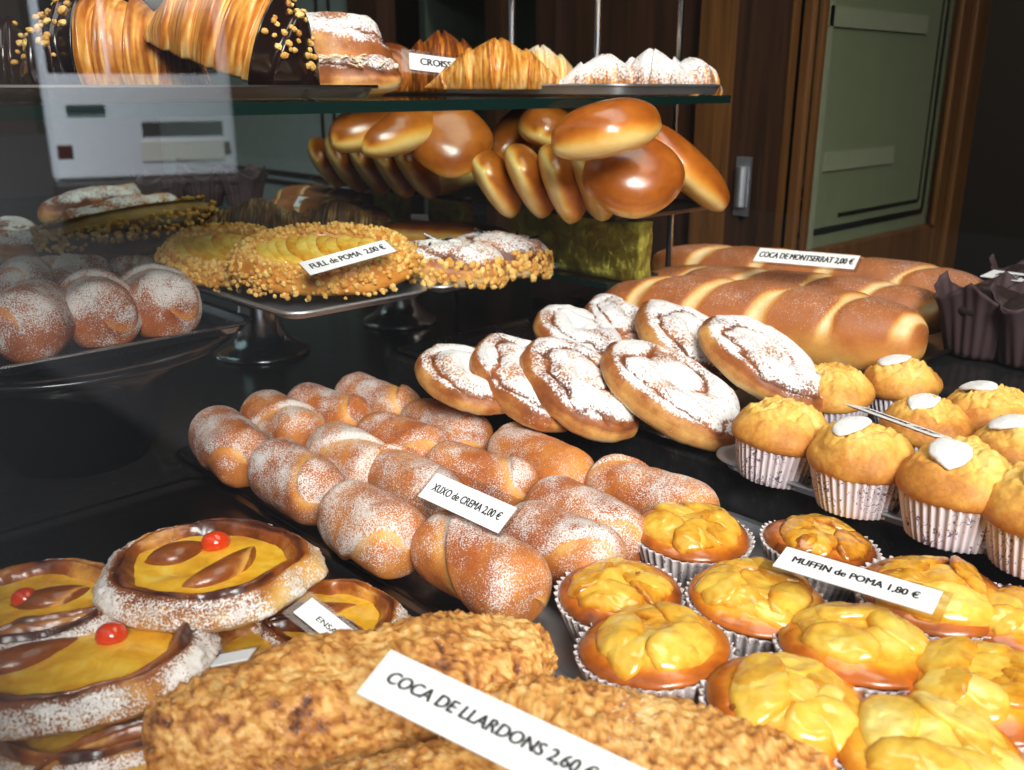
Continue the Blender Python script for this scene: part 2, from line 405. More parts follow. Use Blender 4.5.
def cup(parent, r0, r1, h, mat, flutes=38, seed=0, lean=.0):
    m = flutes * 8; th = np.linspace(0, 2 * PI, m, endpoint=False)
    fl = np.sin(flutes * th); rows = []; st = []
    w = fbm(np.stack([np.cos(th), np.sin(th), np.full(m, seed * 1.3)], -1), 1.4, 3, seed)
    for z, k in [(0, 0)] + [(h * q, 1) for q in (.02, .2, .4, .6, .8, .95, 1)] + [(h, -1), (h * .8, -1), (h * .55, -1)]:
        q = z / h; r = r0 + (r1 - r0) * q ** .85
        r = r * (1 + .035 * w * q) + (.0007 + .0006 * q) * fl - (.0009 if k < 0 else 0)
        if k == 0: r = r * .985
        zz = z + (.0016 * fl * .25 + .003 * w) * (q > .9)
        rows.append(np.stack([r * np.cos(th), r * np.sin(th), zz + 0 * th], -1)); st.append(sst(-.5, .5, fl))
    return loft('paper_cup', np.stack(rows), mat, parent, {'flute_shade': np.stack(st)}, cap=(True, False))
def place(o, p, rz=0, rx=0, ry=0, zoff=0):
    o.location = (p[0], p[1], p[2] + zoff)
    o.rotation_euler = (Matrix.Rotation(rz, 3, 'Z') @ Matrix.Rotation(ry, 3, 'Y') @ Matrix.Rotation(rx, 3, 'X')).to_euler()
    return o

def plain_muffin(seed, label, p, sc=1., rz=0, lean=(0, 0), cap=True, capdir=None, R0=.0385, hd=.025):
    rng = random.Random(seed)
    e = empty('sugar_topped_muffin', label, 'muffin', 'sugar-topped muffins on the long tray')
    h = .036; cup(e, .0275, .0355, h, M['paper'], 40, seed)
    Hf = make_Hf(R0, h + .001, hd, seed, .006, 48, 2.5, .72, .004)
    b = lambda s, P: .30 + .36 * sst(.55, 1.0, s) + .26 * fbm(P, 40, 3, seed + 2) + .0 * s
    dome('cake_top', e, Hf, R0, .034, h, seed, M['muffin'], b, .05)
    if cap:
        a = capdir if capdir is not None else rng.uniform(0, 6.28); q = rng.uniform(.006, .015)
        Hs0 = make_Hf(R0, h + .0035, hd, seed, .002, 48, 2.5, .72)
        c = patch('sugar_cap', e, Hs0, q * math.cos(a), q * math.sin(a), rng.uniform(.015, .018), rng.uniform(.0105, .0125), rng.uniform(-.6, .6) - .76, .0012, seed, M['icing'], .18)
        tag(c, 'white crusted sugar cap')
    e.scale = (sc, sc, sc); place(e, p, rz, *lean); return e
def apple_muffin(seed, label, p, sc=1., rz=0, lean=(0, 0), ns=6, R0=.0394, dark=0.):
    rng = random.Random(seed)
    e = empty('apple_muffin', label, 'muffin', 'glazed apple muffins on the front tray')
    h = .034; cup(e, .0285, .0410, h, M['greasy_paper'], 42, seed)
    Hf = make_Hf(R0, h + .001, .0085, seed, .004, 45, 3.2, .8, .0)
    b = lambda s, P: .34 + dark + .45 * sst(.70, 1.0, s) + .22 * fbm(P, 40, 3, seed + 2)
    dome('cake_top', e, Hf, R0, .0385, h, seed, M['apple_cake'], b, .03, .003)
    a0 = rng.uniform(0, 6.28)
    for k in range(ns):
        a = a0 + k * 2 * PI / ns * (1 if ns < 8 else 1.0) + rng.uniform(-.25, .25); q = rng.uniform(.019, .025) if k else .004
        s_ = patch('apple_slice', e, Hf, q * math.cos(a), q * math.sin(a), rng.uniform(.0185, .0225), rng.uniform(.0125, .017), a + rng.uniform(1.1, 2.0), .0024, seed * 20 + k, M['apple'], .16, rng.uniform(.35, .8), rng.uniform(.0025, .007), rng.uniform(.2, .62) + dark, edge=.25)
    e.scale = (sc, sc, sc); place(e, p, rz, *lean); return e

def coil_disc(name, seed, a, b, T, mat, parent=None, turns=1.7, sug=.68, hole=.35):
    n1, n2, m = 76, 22, 150; th = np.linspace(0, 2 * PI, m, endpoint=False)[None]
    s = np.sin(np.linspace(.02, PI / 2, n1))[:, None]; s2 = np.linspace(.995, .2, n2)[:, None]
    w = 1 + .07 * (th / (2 * PI) - .5) * sst(0, .25, th) + .07 * fbm(np.stack([np.cos(th[0]), np.sin(th[0]), np.full(m, seed * 2.3)], -1), 1.6, 3, seed)[None]
    dist = .2 * fbm(np.stack([s * np.cos(th), s * np.sin(th), 0 * th * s + seed], -1), 2.2, 3, seed + 1)
    f = turns * (s + dist) - th / (2 * PI); coil = np.abs(np.sin(PI * f)) ** .55
    dip = 1 - hole * np.exp(-(s / .16) ** 2)
    zt = .34 * T + .66 * T * (np.clip(1 - s ** 4.5, 0, 1) ** .55) * (.66 + .34 * coil) * dip
    x = a * s * w * np.cos(th); y = b * s * w * np.sin(th)
    P1 = np.stack([x, y, zt], -1)
    zb = .34 * T * (1 - np.clip(1 - s2 ** 5, 0, 1) ** .5) + 0 * th
    P2 = np.stack([a * s2 * w * np.cos(th), b * s2 * w * np.sin(th), zb], -1)
    P = np.concatenate([P1, P2])
    P[..., 2] += .0045 * fbm(P, 30, 4, seed + 7) * (P[..., 2] > .004)
    brt = .55 + .35 * (1 - coil) * (s < .97) + .08 * s; brb = .45 - .42 * sst(0, .7, 1 - zb / (.34 * T)) + 0 * th
    brt = np.where(s > .985, .55, brt)
    sgt = sug * (1 - sst(.86, .97, s)) - .42 * (1 - sst(.12, .6, coil)) * (s < .95) + .42 * fbm(P1, 38, 4, seed + 4)
    sgb = np.full((n2, m), -.35)
    br = np.concatenate([brt, brb]) + .34 * fbm(P, 40, 4, seed)
    return loft(name, P, mat, parent, {'brown': br, 'sugar': np.concatenate([sgt, sgb])})
def cream_spiral(seed, label, p, a=.062, b=.05, T=.026, rz=0, lean=(0, 0), cherry=True, curls=((.012, .004, .035, .5),), chp=(.002, .014), chr_=.0085, group='custard spirals with candied cherries', pool=.72):
    """sweet spiral bun with a pool of custard, browned curls of dough and a candied cherry"""
    rng = random.Random(seed); e = empty('custard_spiral', label, 'pastry', group)
    n1, n2, m = 70, 26, 220; th = np.linspace(0, 2 * PI, m, endpoint=False)[None]
    s = np.linspace(.04, 1, n1)[:, None]; s2 = np.linspace(.985, .2, n2)[:, None]
    w = 1 + .13 * fbm(np.stack([np.cos(th[0]), np.sin(th[0]), np.full(m, seed * 2.3)], -1), 1.3, 3, seed)[None] + .03 * np.cos(2 * th + seed)
    hv = 1 + .34 * fbm(np.stack([np.cos(th[0]), np.sin(th[0]), np.full(m, seed * 3.1)], -1), 1.4, 3, seed + 2)[None]
    q = np.clip((s - pool + .08) / (1 - pool + .08), 0, 1)
    zt = T * (.46 + .54 * hv * np.sin(PI * np.clip(q, 0, 1) ** .8) ** .8 - .1 * sst(.8, 1, s))
    zt = zt - T * .16 * np.exp(-((s - .80 - .03 * np.cos(th * 2 + seed)) / .025) ** 2)
    P1 = np.stack([a * s * w * np.cos(th), b * s * w * np.sin(th), zt], -1)
    zb = T * .42 * (1 - np.clip(1 - s2 ** 6, 0, 1) ** .5) + 0 * th
    P2 = np.stack([a * s2 * w * np.cos(th), b * s2 * w * np.sin(th), zb], -1)
    P = np.concatenate([P1, P2])
    sg = np.concatenate([sst(.80, .90, s) * .52 + 0 * th, .32 * sst(.1, .6, zb / (.42 * T)) + .05])
    sg = sg + .42 * fbm(P, 55, 4, seed + 3)
    g = fbm(P, 420, 2, seed + 8); k = sst(.3, .75, sg) * np.clip(g + .1, 0, 1) * .004
    c = P - np.array([0, 0, T * .3]); c = c / (np.linalg.norm(c, axis=-1, keepdims=True) + 1e-6); P = P + c * k[..., None]
    P += c * (.0032 * fbm(P, 55, 4, seed + 6) * np.clip(P[..., 2] / (.3 * T), 0, 1))[..., None]
    P[..., 2] = np.maximum(P[..., 2], 0)
    br = np.concatenate([.72 + .25 * np.exp(-((s - .80) / .03) ** 2) - .34 * sst(.80, 1, s) + .0 * th, .30 - .25 * sst(.2, .9, 1 - zb / (.42 * T))]) + .6 * fbm(P, 32, 4, seed)
    loft('bun', P, M['cream_bun'], e, {'brown': br, 'sugar': sg})
    # custard pool
    n = 16; sc_ = np.linspace(.06, 1, n)[:, None]; rr = pool + .07
    x = a * rr * sc_ * w * np.cos(th); y = b * rr * sc_ * w * np.sin(th)
    z = T * .66 + .0015 * fbm(np.stack([x, y, 0 * x + seed], -1), 50, 3, seed) + .0015 * (1 - sc_ ** 2)
    Pc = np.stack([x, y, z], -1); Pb = Pc[-1:].copy(); Pb[..., 2] -= .006
    loft('custard', np.concatenate([Pc, Pb]), M['custard'], e)
    Hf = lambda x, y: T * .60 + 0 * np.asarray(x)
    for i, (cx, cy, L, ang) in enumerate(curls):
        rl = roll('dough_curl', seed * 7 + i, L * 1.25, .0095, M['cream_bun'], .6, -.1, .72, e, .10, 9, 0, .75); rl.scale = (1, 1, .8)
        rl.location = (cx, cy, T * .66 - .0055); rl.rotation_euler = (0, 0, ang)
    if cherry:
        t, tp = np.linspace(.05, PI - .05, 18)[:, None], np.linspace(0, 2 * PI, 28, endpoint=False)[None]
        Pq = np.stack([chr_ * np.sin(t) * np.cos(tp), chr_ * np.sin(t) * np.sin(tp) * .9, chr_ * .78 * np.cos(t) + 0 * tp], -1)
        Pq *= (1 + .06 * fbm(Pq, 90, 2, seed))[..., None]
        ch = loft('cherry', Pq[::-1], M['cherry'], e); ch.location = (*chp, T * .66 + chr_ * .45)
    place(e, p, rz, *lean); return e

def lump(seed, label, p, L, W, T, rz, lean=(0, 0)):
    """crackling flatbread: long, rounded, very rough crust"""
    n, m = 230, 150; t, th = ring_axes(n, m); tt = np.sin(t * PI / 2) + 0 * th
    prof = np.clip(1 - np.abs(tt) ** 2.8, 0, 1) ** (1 / 2.2)
    c, s = np.cos(th), np.sin(th); y = W / 2 * prof * np.sign(c) * np.abs(c) ** .8; z = T / 2 * prof ** .7 * np.sign(s) * np.abs(s) ** .9
    P = np.stack([L / 2 * tt, y, z], -1)
    nrm = P / np.array([L * L / 4, W * W / 4, T * T / 4]); nrm /= np.linalg.norm(nrm, axis=-1, keepdims=True) + 1e-9
    Q = P + .004 * np.stack([vn(P * 70, seed), vn(P * 70, seed + 1), vn(P * 70, seed + 2)], -1)
    d1, id1 = worley(Q, 190, seed); d2, id2 = worley(Q, 400, seed + 20); lo = fbm(P, 26, 3, seed + 3)
    top = sst(-.5, .1, s) + 0 * tt
    d = top * ((.55 - d1) * .0044 * (.15 + 1.2 * id1) + (.5 - d2) * .0016) + .0065 * lo + .0008 * fbm(P, 500, 2, seed + 6)
    P = P + nrm * d[..., None] * np.clip(prof * 3, .15, 1)[..., None]
    P[..., 2] = np.maximum(P[..., 2], -.42 * T) + .42 * T
    br = .30 + .40 * (id1 - .5) * top + .8 * np.clip(d1 - .45, 0, .6) * top + .25 * lo + .3 * (id2 - .5) * top + .5 * np.clip(d2 - .5, 0, .5) * top  # crust tone varies per lump; crevices painted darker as shade put into the colour
    sg = .12 + .2 * fbm(P, 20, 3, seed + 11) + .12 * (1 - top)
    o = loft('crackling_flatbread', P, M['llardons'], None, {'brown': br, 'sugar': sg})
    tag(o, label, 'bread', 'crackling flatbreads'); place(o, p, rz, *lean); return o
def loaf(seed, label, p, L, W, T, rz, slash=5, group='long slashed sugar loaves', name='slashed_loaf', cat='bread', skew=.35, ry=0, mat='loaf', sug=.1):
    n, m = 170, 80; t, th = ring_axes(n, m); tt = np.sin(t * PI / 2) + 0 * th
    prof = np.clip(1 - np.abs(tt) ** 3.2, 0, 1) ** (1 / 2.4)
    c, s = np.cos(th), np.sin(th)
    ph = (tt * slash / 2 + skew * c + .2 + .1 * seed); f = np.abs(ph - np.round(ph)) * 2
    wd = .19 + .12 * vn(np.stack([np.round(ph), 0 * ph + seed, c * 1.5 + 0 * ph], -1), seed)
    cut = (1 - sst(wd * .45, wd * 1.5, f)) * sst(-.1, .4, s)
    y = W / 2 * prof * np.sign(c) * np.abs(c) ** .85; z = T / 2 * prof ** .8 * np.sign(s) * np.abs(s) ** .85
    k = 1 - .10 * (1 - sst(0, .35, f)) * sst(-.1, .4, s)
    P = np.stack([L / 2 * tt, y * k, z * k], -1)
    P *= (1 + .035 * fbm(P, 22, 3, seed))[..., None]
    P[..., 2] = np.maximum(P[..., 2], -.40 * T) + .40 * T
    br = .26 + .52 * sst(-.6, .6, s) - .66 * cut + .16 * fbm(P, 30, 3, seed + 2)
    o = loft(name, P, M[mat], None, {'brown': br, 'sugar': sug + .18 * s - .2 * cut + .12 * fbm(P, 25, 3, seed)})
    tag(o, label, cat, group); place(o, p, rz, 0, ry); return o
def bun(seed, label, p, L=.115, W=.085, T=.05, rz=0, rx=0, ry=0, group='glossy brioche rolls', taper=.25, pale=0.):
    n, m = 60, 64; t, th = ring_axes(n, m); tt = np.sin(t * PI / 2) + 0 * th
    prof = np.clip(1 - np.abs(tt) ** 2.3, 0, 1) ** (1 / 1.9)
    c, s = np.cos(th), np.sin(th)
    wid = prof * (1 - taper * np.abs(tt) ** 1.5)
    y = W / 2 * wid * np.sign(c) * np.abs(c) ** .9; z = T * np.where(s > 0, .62 * s, .38 * np.sign(s) * np.abs(s) ** .8) * prof ** .8
    P = np.stack([L / 2 * tt, y, z], -1); P *= (1 + .05 * fbm(P, 16, 3, seed))[..., None]
    br = .08 + .72 * sst(-.28, .45, s + .25 * fbm(P, 18, 2, seed + 1)) * sst(0, .35, prof) + .1 * fbm(P, 25, 3, seed) - pale
    o = loft('brioche_roll', P, M['brioche'], None, {'brown': br, 'sugar': 0 * br})
    tag(o, label, 'bread roll', group); place(o, p, rz, rx, ry); return o
def croissant_mesh(name, seed, L, r, parent=None, segs=6, bend=2.2, brown=.42, sug=-.4, flat=.8, mat='croissant', pw=1.7, ex=.72):
    n, m = 170, 96; t, th = ring_axes(n, m); tt = np.sin(t * PI / 2 * .985) + 0 * th
    prof = np.clip(1 - np.abs(tt) ** pw, 0, 1) ** ex
    ph = np.abs(tt) * segs / 2 + .10 * np.cos(th) + .06 * np.sin(2 * th); s = ph - np.floor(ph)
    step = sst(0, .12, s) * (1 - s)
    rad = r * prof * (1 + .24 * (step - .4))
    P = np.stack([L / 2 * tt, rad * np.cos(th), flat * rad * np.sin(th)], -1)
    P *= (1 + .05 * fbm(P, 30, 3, seed))[..., None]
    stri = fbm(np.stack([tt * L * 420 + 2.0 * np.cos(th), np.cos(th) * 1.2 + 0 * tt, np.sin(th) * 1.2 + 0 * tt], -1), 1., 3, seed)
    P[..., 1:] *= (1 + .022 * stri)[..., None]
    P[..., 1] += bend * P[..., 0] ** 2 - bend * L * L / 16
    P[..., 2] -= .55 * r * flat * (1 - prof)
    P[..., 2] = np.maximum(P[..., 2], -.62 * r * flat) + .62 * r * flat
    br = brown + .62 * stri + .28 * (step - .35) + .12 * fbm(P, 40, 3, seed + 2) - .25 * sst(-.2, -.8, np.sin(th))
    o = loft(name, P, M[mat], parent, {'brown': br, 'sugar': sug + .35 * np.sin(th) + .3 * fbm(P, 35, 3, seed + 5)})
    return o, P
def ico(seed, sx, sy, sz):
    rng = np.random.RandomState(seed); t = np.linspace(.25, PI - .25, 5)[:, None]; a = np.linspace(0, 2 * PI, 8, endpoint=False)[None]
    P = np.stack([np.sin(t) * np.cos(a) * sx, np.sin(t) * np.sin(a) * sy, np.cos(t) * sz + 0 * a], -1)
    P *= 1 + .28 * (rng.rand(5, 8, 1) - .5); return P[::-1]
NUTM = [None]
def nut_mesh(k):
    if NUTM[0] is None:
        NUTM[0] = []
        for s in range(6):
            o = loft('nut_piece', ico(s, .0034, .0027, .0024), M['nuts'], None, {'brown': np.full((5, 8), .15 + .1 * s)}, smooth=False)
            NUTM[0].append(o.data); bpy.data.objects.remove(o)
    return NUTM[0][k % 6]
def dipped_croissant(seed, label, p, L, r, rz, ry=0, rx=0, end=1, nuts=42, frac=.42):
    e = empty('dipped_croissant', label, 'croissant', 'chocolate-dipped croissants')
    o, P = croissant_mesh('crust', seed, L, r, e, 7, 1.2, .46, -.4, .95, 'croissant', 2.3)
    n, m = P.shape[:2]; xs = P[..., 0] * end; x0 = L / 2 - frac * L
    k = sum(1 for i in range(n) if xs[i].mean() > x0)
    Q = P[n - k:] if end > 0 else P[:k]
    ctr = np.stack([Q[..., 0].mean(1), Q[..., 1].mean(1), Q[..., 2].mean(1)], -1)[:, None]
    d = Q - ctr; Q2 = ctr + d * 1.035 + d / (np.linalg.norm(d, axis=-1, keepdims=True) + 1e-6) * .0012
    th = np.linspace(0, 2 * PI, m, endpoint=False)
    edge = 0 if end > 0 else -1
    sm = Q2.copy()
    for _ in range(6): sm[1:-1] = (sm[:-2] + sm[1:-1] * 2 + sm[2:]) / 4
    loft('chocolate_coat', sm, M['chocolate'], e)
    rng = random.Random(seed); cnt = 0
    while cnt < nuts:
        i = rng.randrange(3, len(sm) - 3); j = rng.randrange(m)
        if sm[i, j, 2] < r * .5: continue
        if rng.random() > math.exp(-((th[j] - 2.5) / .75) ** 2): continue
        q = bpy.data.objects.new('nut_piece', nut_mesh(cnt)); COL.objects.link(q); q.parent = e
        q.location = tuple(sm[i, j]); q.rotation_euler = (rng.uniform(-.6, .6), rng.uniform(-.6, .6), rng.uniform(0, 6)); sc = rng.uniform(.6, 1.05); q.scale = (sc, sc, sc)
        cnt += 1
    place(e, p, rz, rx, ry); return e
def merged_nuts(name, parent, pts, seed, size, mat, kind='stuff'):
    V, Fs, A = [], [], []; rng = random.Random(seed)
    base = [ico(s, 1, .8, .7) for s in range(5)]
    for p in pts:
        B = base[rng.randrange(5)]; sc = size * rng.uniform(.6, 1.25); Rm = np.array(Euler((rng.uniform(0, 6), rng.uniform(0, 6), rng.uniform(0, 6))).to_matrix())
        b = len(V); q = (B.reshape(-1, 3) * sc) @ Rm.T + np.array(p); V.extend(q.tolist()); br = rng.uniform(.05, .7); A += [br] * 40
        for i in range(4):
            for j in range(8):
                Fs.append([b + i * 8 + j, b + i * 8 + (j + 1) % 8, b + (i + 1) * 8 + (j + 1) % 8, b + (i + 1) * 8 + j])
        Fs.append([b + j for j in reversed(range(8))]); Fs.append([b + 32 + j for j in range(8)])
    o = raw(name, V, Fs, mat, parent, {'brown': A, 'sugar': [0] * len(A)}, smooth=False); o['kind'] = kind; return o
def apple_pastry(seed, label, p, L, W, T, rz, slices=10, lean=(0, 0), fan=1):
    """oval puff pastry: crust of chopped nuts all round and a fan of glazed apple slices in the middle"""
    e = empty('apple_puff_pastry', label, 'pastry', 'nut-edged apple puff pastries'); rng = random.Random(seed)
    n1, m = 40, 120; th = np.linspace(0, 2 * PI, m, endpoint=False)[None]; s = np.linspace(.04, 1, n1)[:, None]; s2 = np.linspace(.98, .2, 10)[:, None]
    w = 1 + .03 * fbm(np.stack([np.cos(th[0]), np.sin(th[0]), np.full(m, seed * 2.3)], -1), 1.6, 3, seed)[None]
    def zt(s, th): return T * (.55 + .42 * np.sin(PI * np.clip((s - .55) / .5, 0, 1)) ** .8 - .25 * sst(.85, 1, s))
    P1 = np.stack([L / 2 * s * w * np.cos(th), W / 2 * s * w * np.sin(th), zt(s, th) + 0 * th], -1)
    lay = .04 * np.sin(np.linspace(0, 18, 10))[:, None]
    P2 = np.stack([L / 2 * (s2 + lay * (s2 > .8)) * w * np.cos(th), W / 2 * (s2 + lay * (s2 > .8)) * w * np.sin(th), T * .3 * np.linspace(.95, 0, 10)[:, None] + 0 * th], -1)
    P = np.concatenate([P1, P2]); P += .0012 * fbm(P, 60, 3, seed)[..., None]
    br = np.concatenate([.45 + 0 * P1[..., 0], .15 + .3 * np.random.RandomState(seed).rand(10)[:, None] + 0 * P2[..., 0]])
    loft('pastry_base', P, M['croissant'], e, {'brown': br, 'sugar': -1 + 0 * br})
    pts = []
    for k in range(1000):
        a = rng.uniform(0, 2 * PI); q = rng.uniform(.66, 1.0) if rng.random() < .75 else rng.uniform(.9, 1.03)
        z = float(zt(np.array(q), 0)) + rng.uniform(-.001, .002)
        if q > .95: z = rng.uniform(.12, .75) * T
        pts.append((L / 2 * q * math.cos(a), W / 2 * q * math.sin(a), z))
    merged_nuts('nut_crust', e, pts, seed, .0030, M['nuts'])
    Hf = lambda x, y: T * .55 + 0 * np.asarray(x, float)
    for k in range(slices):
        f = (k + .5) / slices * 2 - 1
        patch('apple_slice', e, Hf, f * L * .29, rng.uniform(-.003, .003), W * .30 * (1 - .35 * f * f), .016, PI / 2 + .35 * fan + rng.uniform(-.1, .1), .003, seed * 30 + k, M['apple'], .08, .6, .006, rng.uniform(.15, .45), .008, .35)
    place(e, p, rz, *lean); return e
def choc_muffin(seed, label, p, sc=1., rz=0, group='chocolate muffins in dark paper'):
    e = empty('chocolate_muffin', label, 'muffin', group); rng = random.Random(seed)
    m = 128; th = np.linspace(0, 2 * PI, m, endpoint=False); rows = []
    pk = np.abs(((th / (2 * PI) * 4 + .5) % 1) - .5) * 2            # 0 at the points
    tip = (1 - pk) ** 1.3
    for q in np.linspace(0, 1, 16):
        H_ = .056 + .022 * tip; fold = .0016 * np.sin(th * 9 + seed) * q + .001 * np.sin(th * 23)
        r = (.031 + .010 * q ** .8) * (1 + .05 * (1 - tip) * q) + fold + .004 * q ** 6
        # squared off: four flat faces folded at the bottom
        sq = 1 / np.maximum(np.abs(np.cos((th - PI / 4) % (PI / 2) - PI / 4)), .75); r = r * (1 + (sq - 1) * .35 * q)
        rows.append(np.stack([r * np.cos(th), r * np.sin(th), q * H_], -1))
    inner = [r_ * np.array([.97, .97, 1]) for r_ in rows[::-1][:9]]
    loft('paper_wrap', np.stack(rows + inner), M['brown_paper'], e, cap=(True, False))
    Hf = make_Hf(.040, .05, .018, seed, .005, 45)
    dome('cake_top', e, Hf, .040, .036, .05, seed, M['choc_cake'], lambda s, P: .5 + 0 * s)
    e.scale = (sc, sc, sc); place(e, p, rz); return e

# ------------------------------------------------------------------ trays, boxes, signs
def rrect(w, d, r, n=9):
    pts = []
    for cx, cy, a0 in ((w / 2 - r, d / 2 - r, 0), (-w / 2 + r, d / 2 - r, PI / 2), (-w / 2 + r, -d / 2 + r, PI), (w / 2 - r, -d / 2 + r, 1.5 * PI)):
        for k in range(n):
            a = a0 + PI / 2 * k / (n - 1); pts.append((cx + r * math.cos(a), cy + r * math.sin(a)))
    return pts
def tray(label, x0, x1, y0, y1, z, mat, lip=.009, lw=.007, rim=.005, r=.018, name='serving_tray', cat='tray', group=None, floor_t=.0015, rz=0):
    w, d = x1 - x0, y1 - y0; rows = []
    def ring(off, zz): rows.append(np.array([(a, b, zz) for a, b in rrect(w + 2 * off, d + 2 * off, max(.003, r + off))]))
    ring(-lw - .012, 0); ring(-lw - .002, 0); ring(-lw * .6, lip * .3); ring(0 - .0008, lip * .92); ring(0, lip); ring(rim, lip + .0004); ring(rim + .0008, lip - .001)
    ring(rim - .0004, lip - .0022); ring(.0012, lip - .0016); ring(-lw * .6 + .001, -.0002); ring(-lw, -floor_t); ring(-lw - .012, -floor_t)
    o = loft(name, np.stack(rows), mat); tag(o, label, cat, group)
    o.location = ((x0 + x1) / 2, (y0 + y1) / 2, z + H); o.rotation_euler = (0, 0, rz)
    m = o.modifiers.new('edge', 'EDGE_SPLIT'); m.split_angle = R(40)
    return o
def text_mesh(name, body, mat, parent, w=None, h=None, bold=0., loc=(0, 0, 0), shear=0.):
    cu = bpy.data.curves.new(name, 'FONT'); cu.body = body; cu.align_x = 'CENTER'; cu.align_y = 'CENTER'; cu.shear = shear; cu.resolution_u = 4
    t = bpy.data.objects.new('tmp', cu); COL.objects.link(t)
    dg = bpy.context.evaluated_depsgraph_get(); me = bpy.data.meshes.new_from_object(t.evaluated_get(dg))
    bpy.data.objects.remove(t); bpy.data.curves.remove(cu)
    co = np.empty(len(me.vertices) * 3, np.float32); me.vertices.foreach_get('co', co); co = co.reshape(-1, 3)
    lo, hi = co.min(0), co.max(0); s = hi - lo; c = (lo + hi) / 2
    co -= c; sx = (w / s[0]) if w else None; sy = (h / s[1]) if h else sx
    sx = sx or sy; co[:, 0] *= sx; co[:, 1] *= sy
    me.vertices.foreach_set('co', co.ravel()); me.name = name
    if bold:
        nv = len(co); pl = [list(p.vertices) for p in me.polygons]; V = np.concatenate([co + np.array([dx, dy, k * 2e-6]) for k, (dx, dy) in enumerate(((0, 0), (bold * h, 0), (-bold * h, 0), (0, bold * h * .6), (0, -bold * h * .6)))]); m2 = bpy.data.meshes.new(name)
        m2.from_pydata(V.tolist(), [], [[i + k * nv for i in p] for k in range(5) for p in pl]); bpy.data.meshes.remove(me); me = m2
    me.materials.clear(); me.materials.append(mat); me.update()
    o = bpy.data.objects.new(name, me); COL.objects.link(o); o.parent = parent; o.location = loc; return o
def sign(label, tl, tr, bl, d, text, tw=.8, th_=.45, bold=.02, tx=0, ty=0, sl=(.003, .003, .003, .003), shear=0., group='price signs in clear sleeves', sleeve=True, hgt=None):
    a, b, c = atd(*tl, d[0]), atd(*tr, d[1]), atd(*bl, d[2])
    X = (b - a); w = X.length; X.normalize(); Y = (a - c); Y -= X * Y.dot(X); h = Y.length; Y.normalize(); Z = X.cross(Y)
    if hgt: h = hgt
    e = empty('price_sign', label, 'sign', group)
    ctr = a + X * w / 2 - Y * h / 2
    e.matrix_world = Matrix(((X.x, Y.x, Z.x, ctr.x), (X.y, Y.y, Z.y, ctr.y), (X.z, Y.z, Z.z, ctr.z), (0, 0, 0, 1)))
    MB().box(-w / 2, w / 2, -h / 2, h / 2, -.0003, .0003).build('paper_card', M['card'], e)
    if text: text_mesh('lettering', text, M['ink'], e, w * tw, h * th_, bold, (w * tx, h * ty, .0005), shear)
    if sleeve:
        l, r_, t_, b_ = sl
        s = MB().box(-w / 2 - l, w / 2 + r_, -h / 2 - b_, h / 2 + t_, -.0011, -.0007).build('plastic_sleeve', M['sleeve'], e); tag(s, 'clear plastic sleeve')
    return e
def foil_box(seed, label, x0, x1, y0, y1, z0, z1):
    n, m = 14, 4 * 16; w, d = x1 - x0, y1 - y0; rows = []
    base = np.array(rrect(w, d, .006, 16))
    for q in np.linspace(0, 1, n): rows.append(np.column_stack([base, np.full(len(base), (z1 - z0) * q)]))
    for k in (.9, .55, .2): rows.append(np.column_stack([base * k, np.full(len(base), z1 - z0)]))
    P = np.stack(rows); d_ = .0022 * fbm(P, 45, 3, seed) + .0012 * np.abs(fbm(P, 90, 2, seed + 3)); cc = np.array([0, 0, (z1 - z0) / 2])
    v = P - cc; v[..., 2] *= 0; v /= np.linalg.norm(v, axis=-1, keepdims=True) + 1e-6; P = P + v * (d_ - .002)[..., None]
    o = loft('foil_wrapped_box', P, M['foil']); tag(o, label, 'box', 'foil-wrapped boxes under the roll trays')
    o.location = ((x0 + x1) / 2, (y0 + y1) / 2, z0 + H); return o

# ================================================================== THE SETTING
def struct(o): o['kind'] = 'structure'; return o
struct(MB().box(.0, 4.5, -1.6, 4.2, -.05, 0).build('floor', M['tile']))
struct(MB().box(-.05, 4.5, -1.6, 4.2, 2.75, 2.85).build('ceiling', M['ceil']))
struct(MB().box(4.5, 4.6, -1.6, 4.2, 0, 2.75).build('wall_back', M['plaster']))
struct(MB().box(-.05, 4.5, 4.2, 4.3, 0, 2.85).build('wall_left', M['plaster']))
struct(MB().box(-.05, 4.5, -1.7, -1.6, 0, 2.85).build('wall_right', M['plaster']))
# street front: plinth under the window, masonry over it, and the pane
struct(MB().box(-.06, .03, -1.6, 4.2, 0, .72).box(-.06, .03, -1.6, -1.55, .72, 2.75).box(-.06, .03, 2.6, 4.2, .72, 2.75).box(-.06, .03, -1.55, 2.6, 2.35, 3.9).build('wall_front', M['facade']))
w_ = MB().box(-.03, .035, -1.55, -1.50, .72, 2.35).box(-.03, .035, 2.55, 2.6, .72, 2.35).box(-.03, .035, -1.50, 2.55, 2.30, 2.35).box(-.03, .035, -1.50, 2.55, .72, .76)
win = struct(w_.build('window_1', M['dark_wood']))
pane = raw('glass_pane', [(.036, -1.50, .76), (.036, 2.55, .76), (.036, 2.55, 2.30), (.036, -1.50, 2.30)], [[0, 1, 2, 3]], M['window_glass'], win, smooth=False)
# street outside
struct(MB().box(-9, -.06, -14, 28, -.12, -.02).build('street', M['asphalt']))
struct(MB().box(-9.4, -8.4, -14, 28, -.1, 9).build('facade_opposite', M['facade']))
struct(MB().box(-9, -.06, 27, 28, -.1, 9).build('facade_far', M['facade']))
def panel(name, x, ya, yb, za, zb, mat, t=.02): return struct(MB().box(x, x + t, min(ya, yb), max(ya, yb), za, zb).build(name, mat))
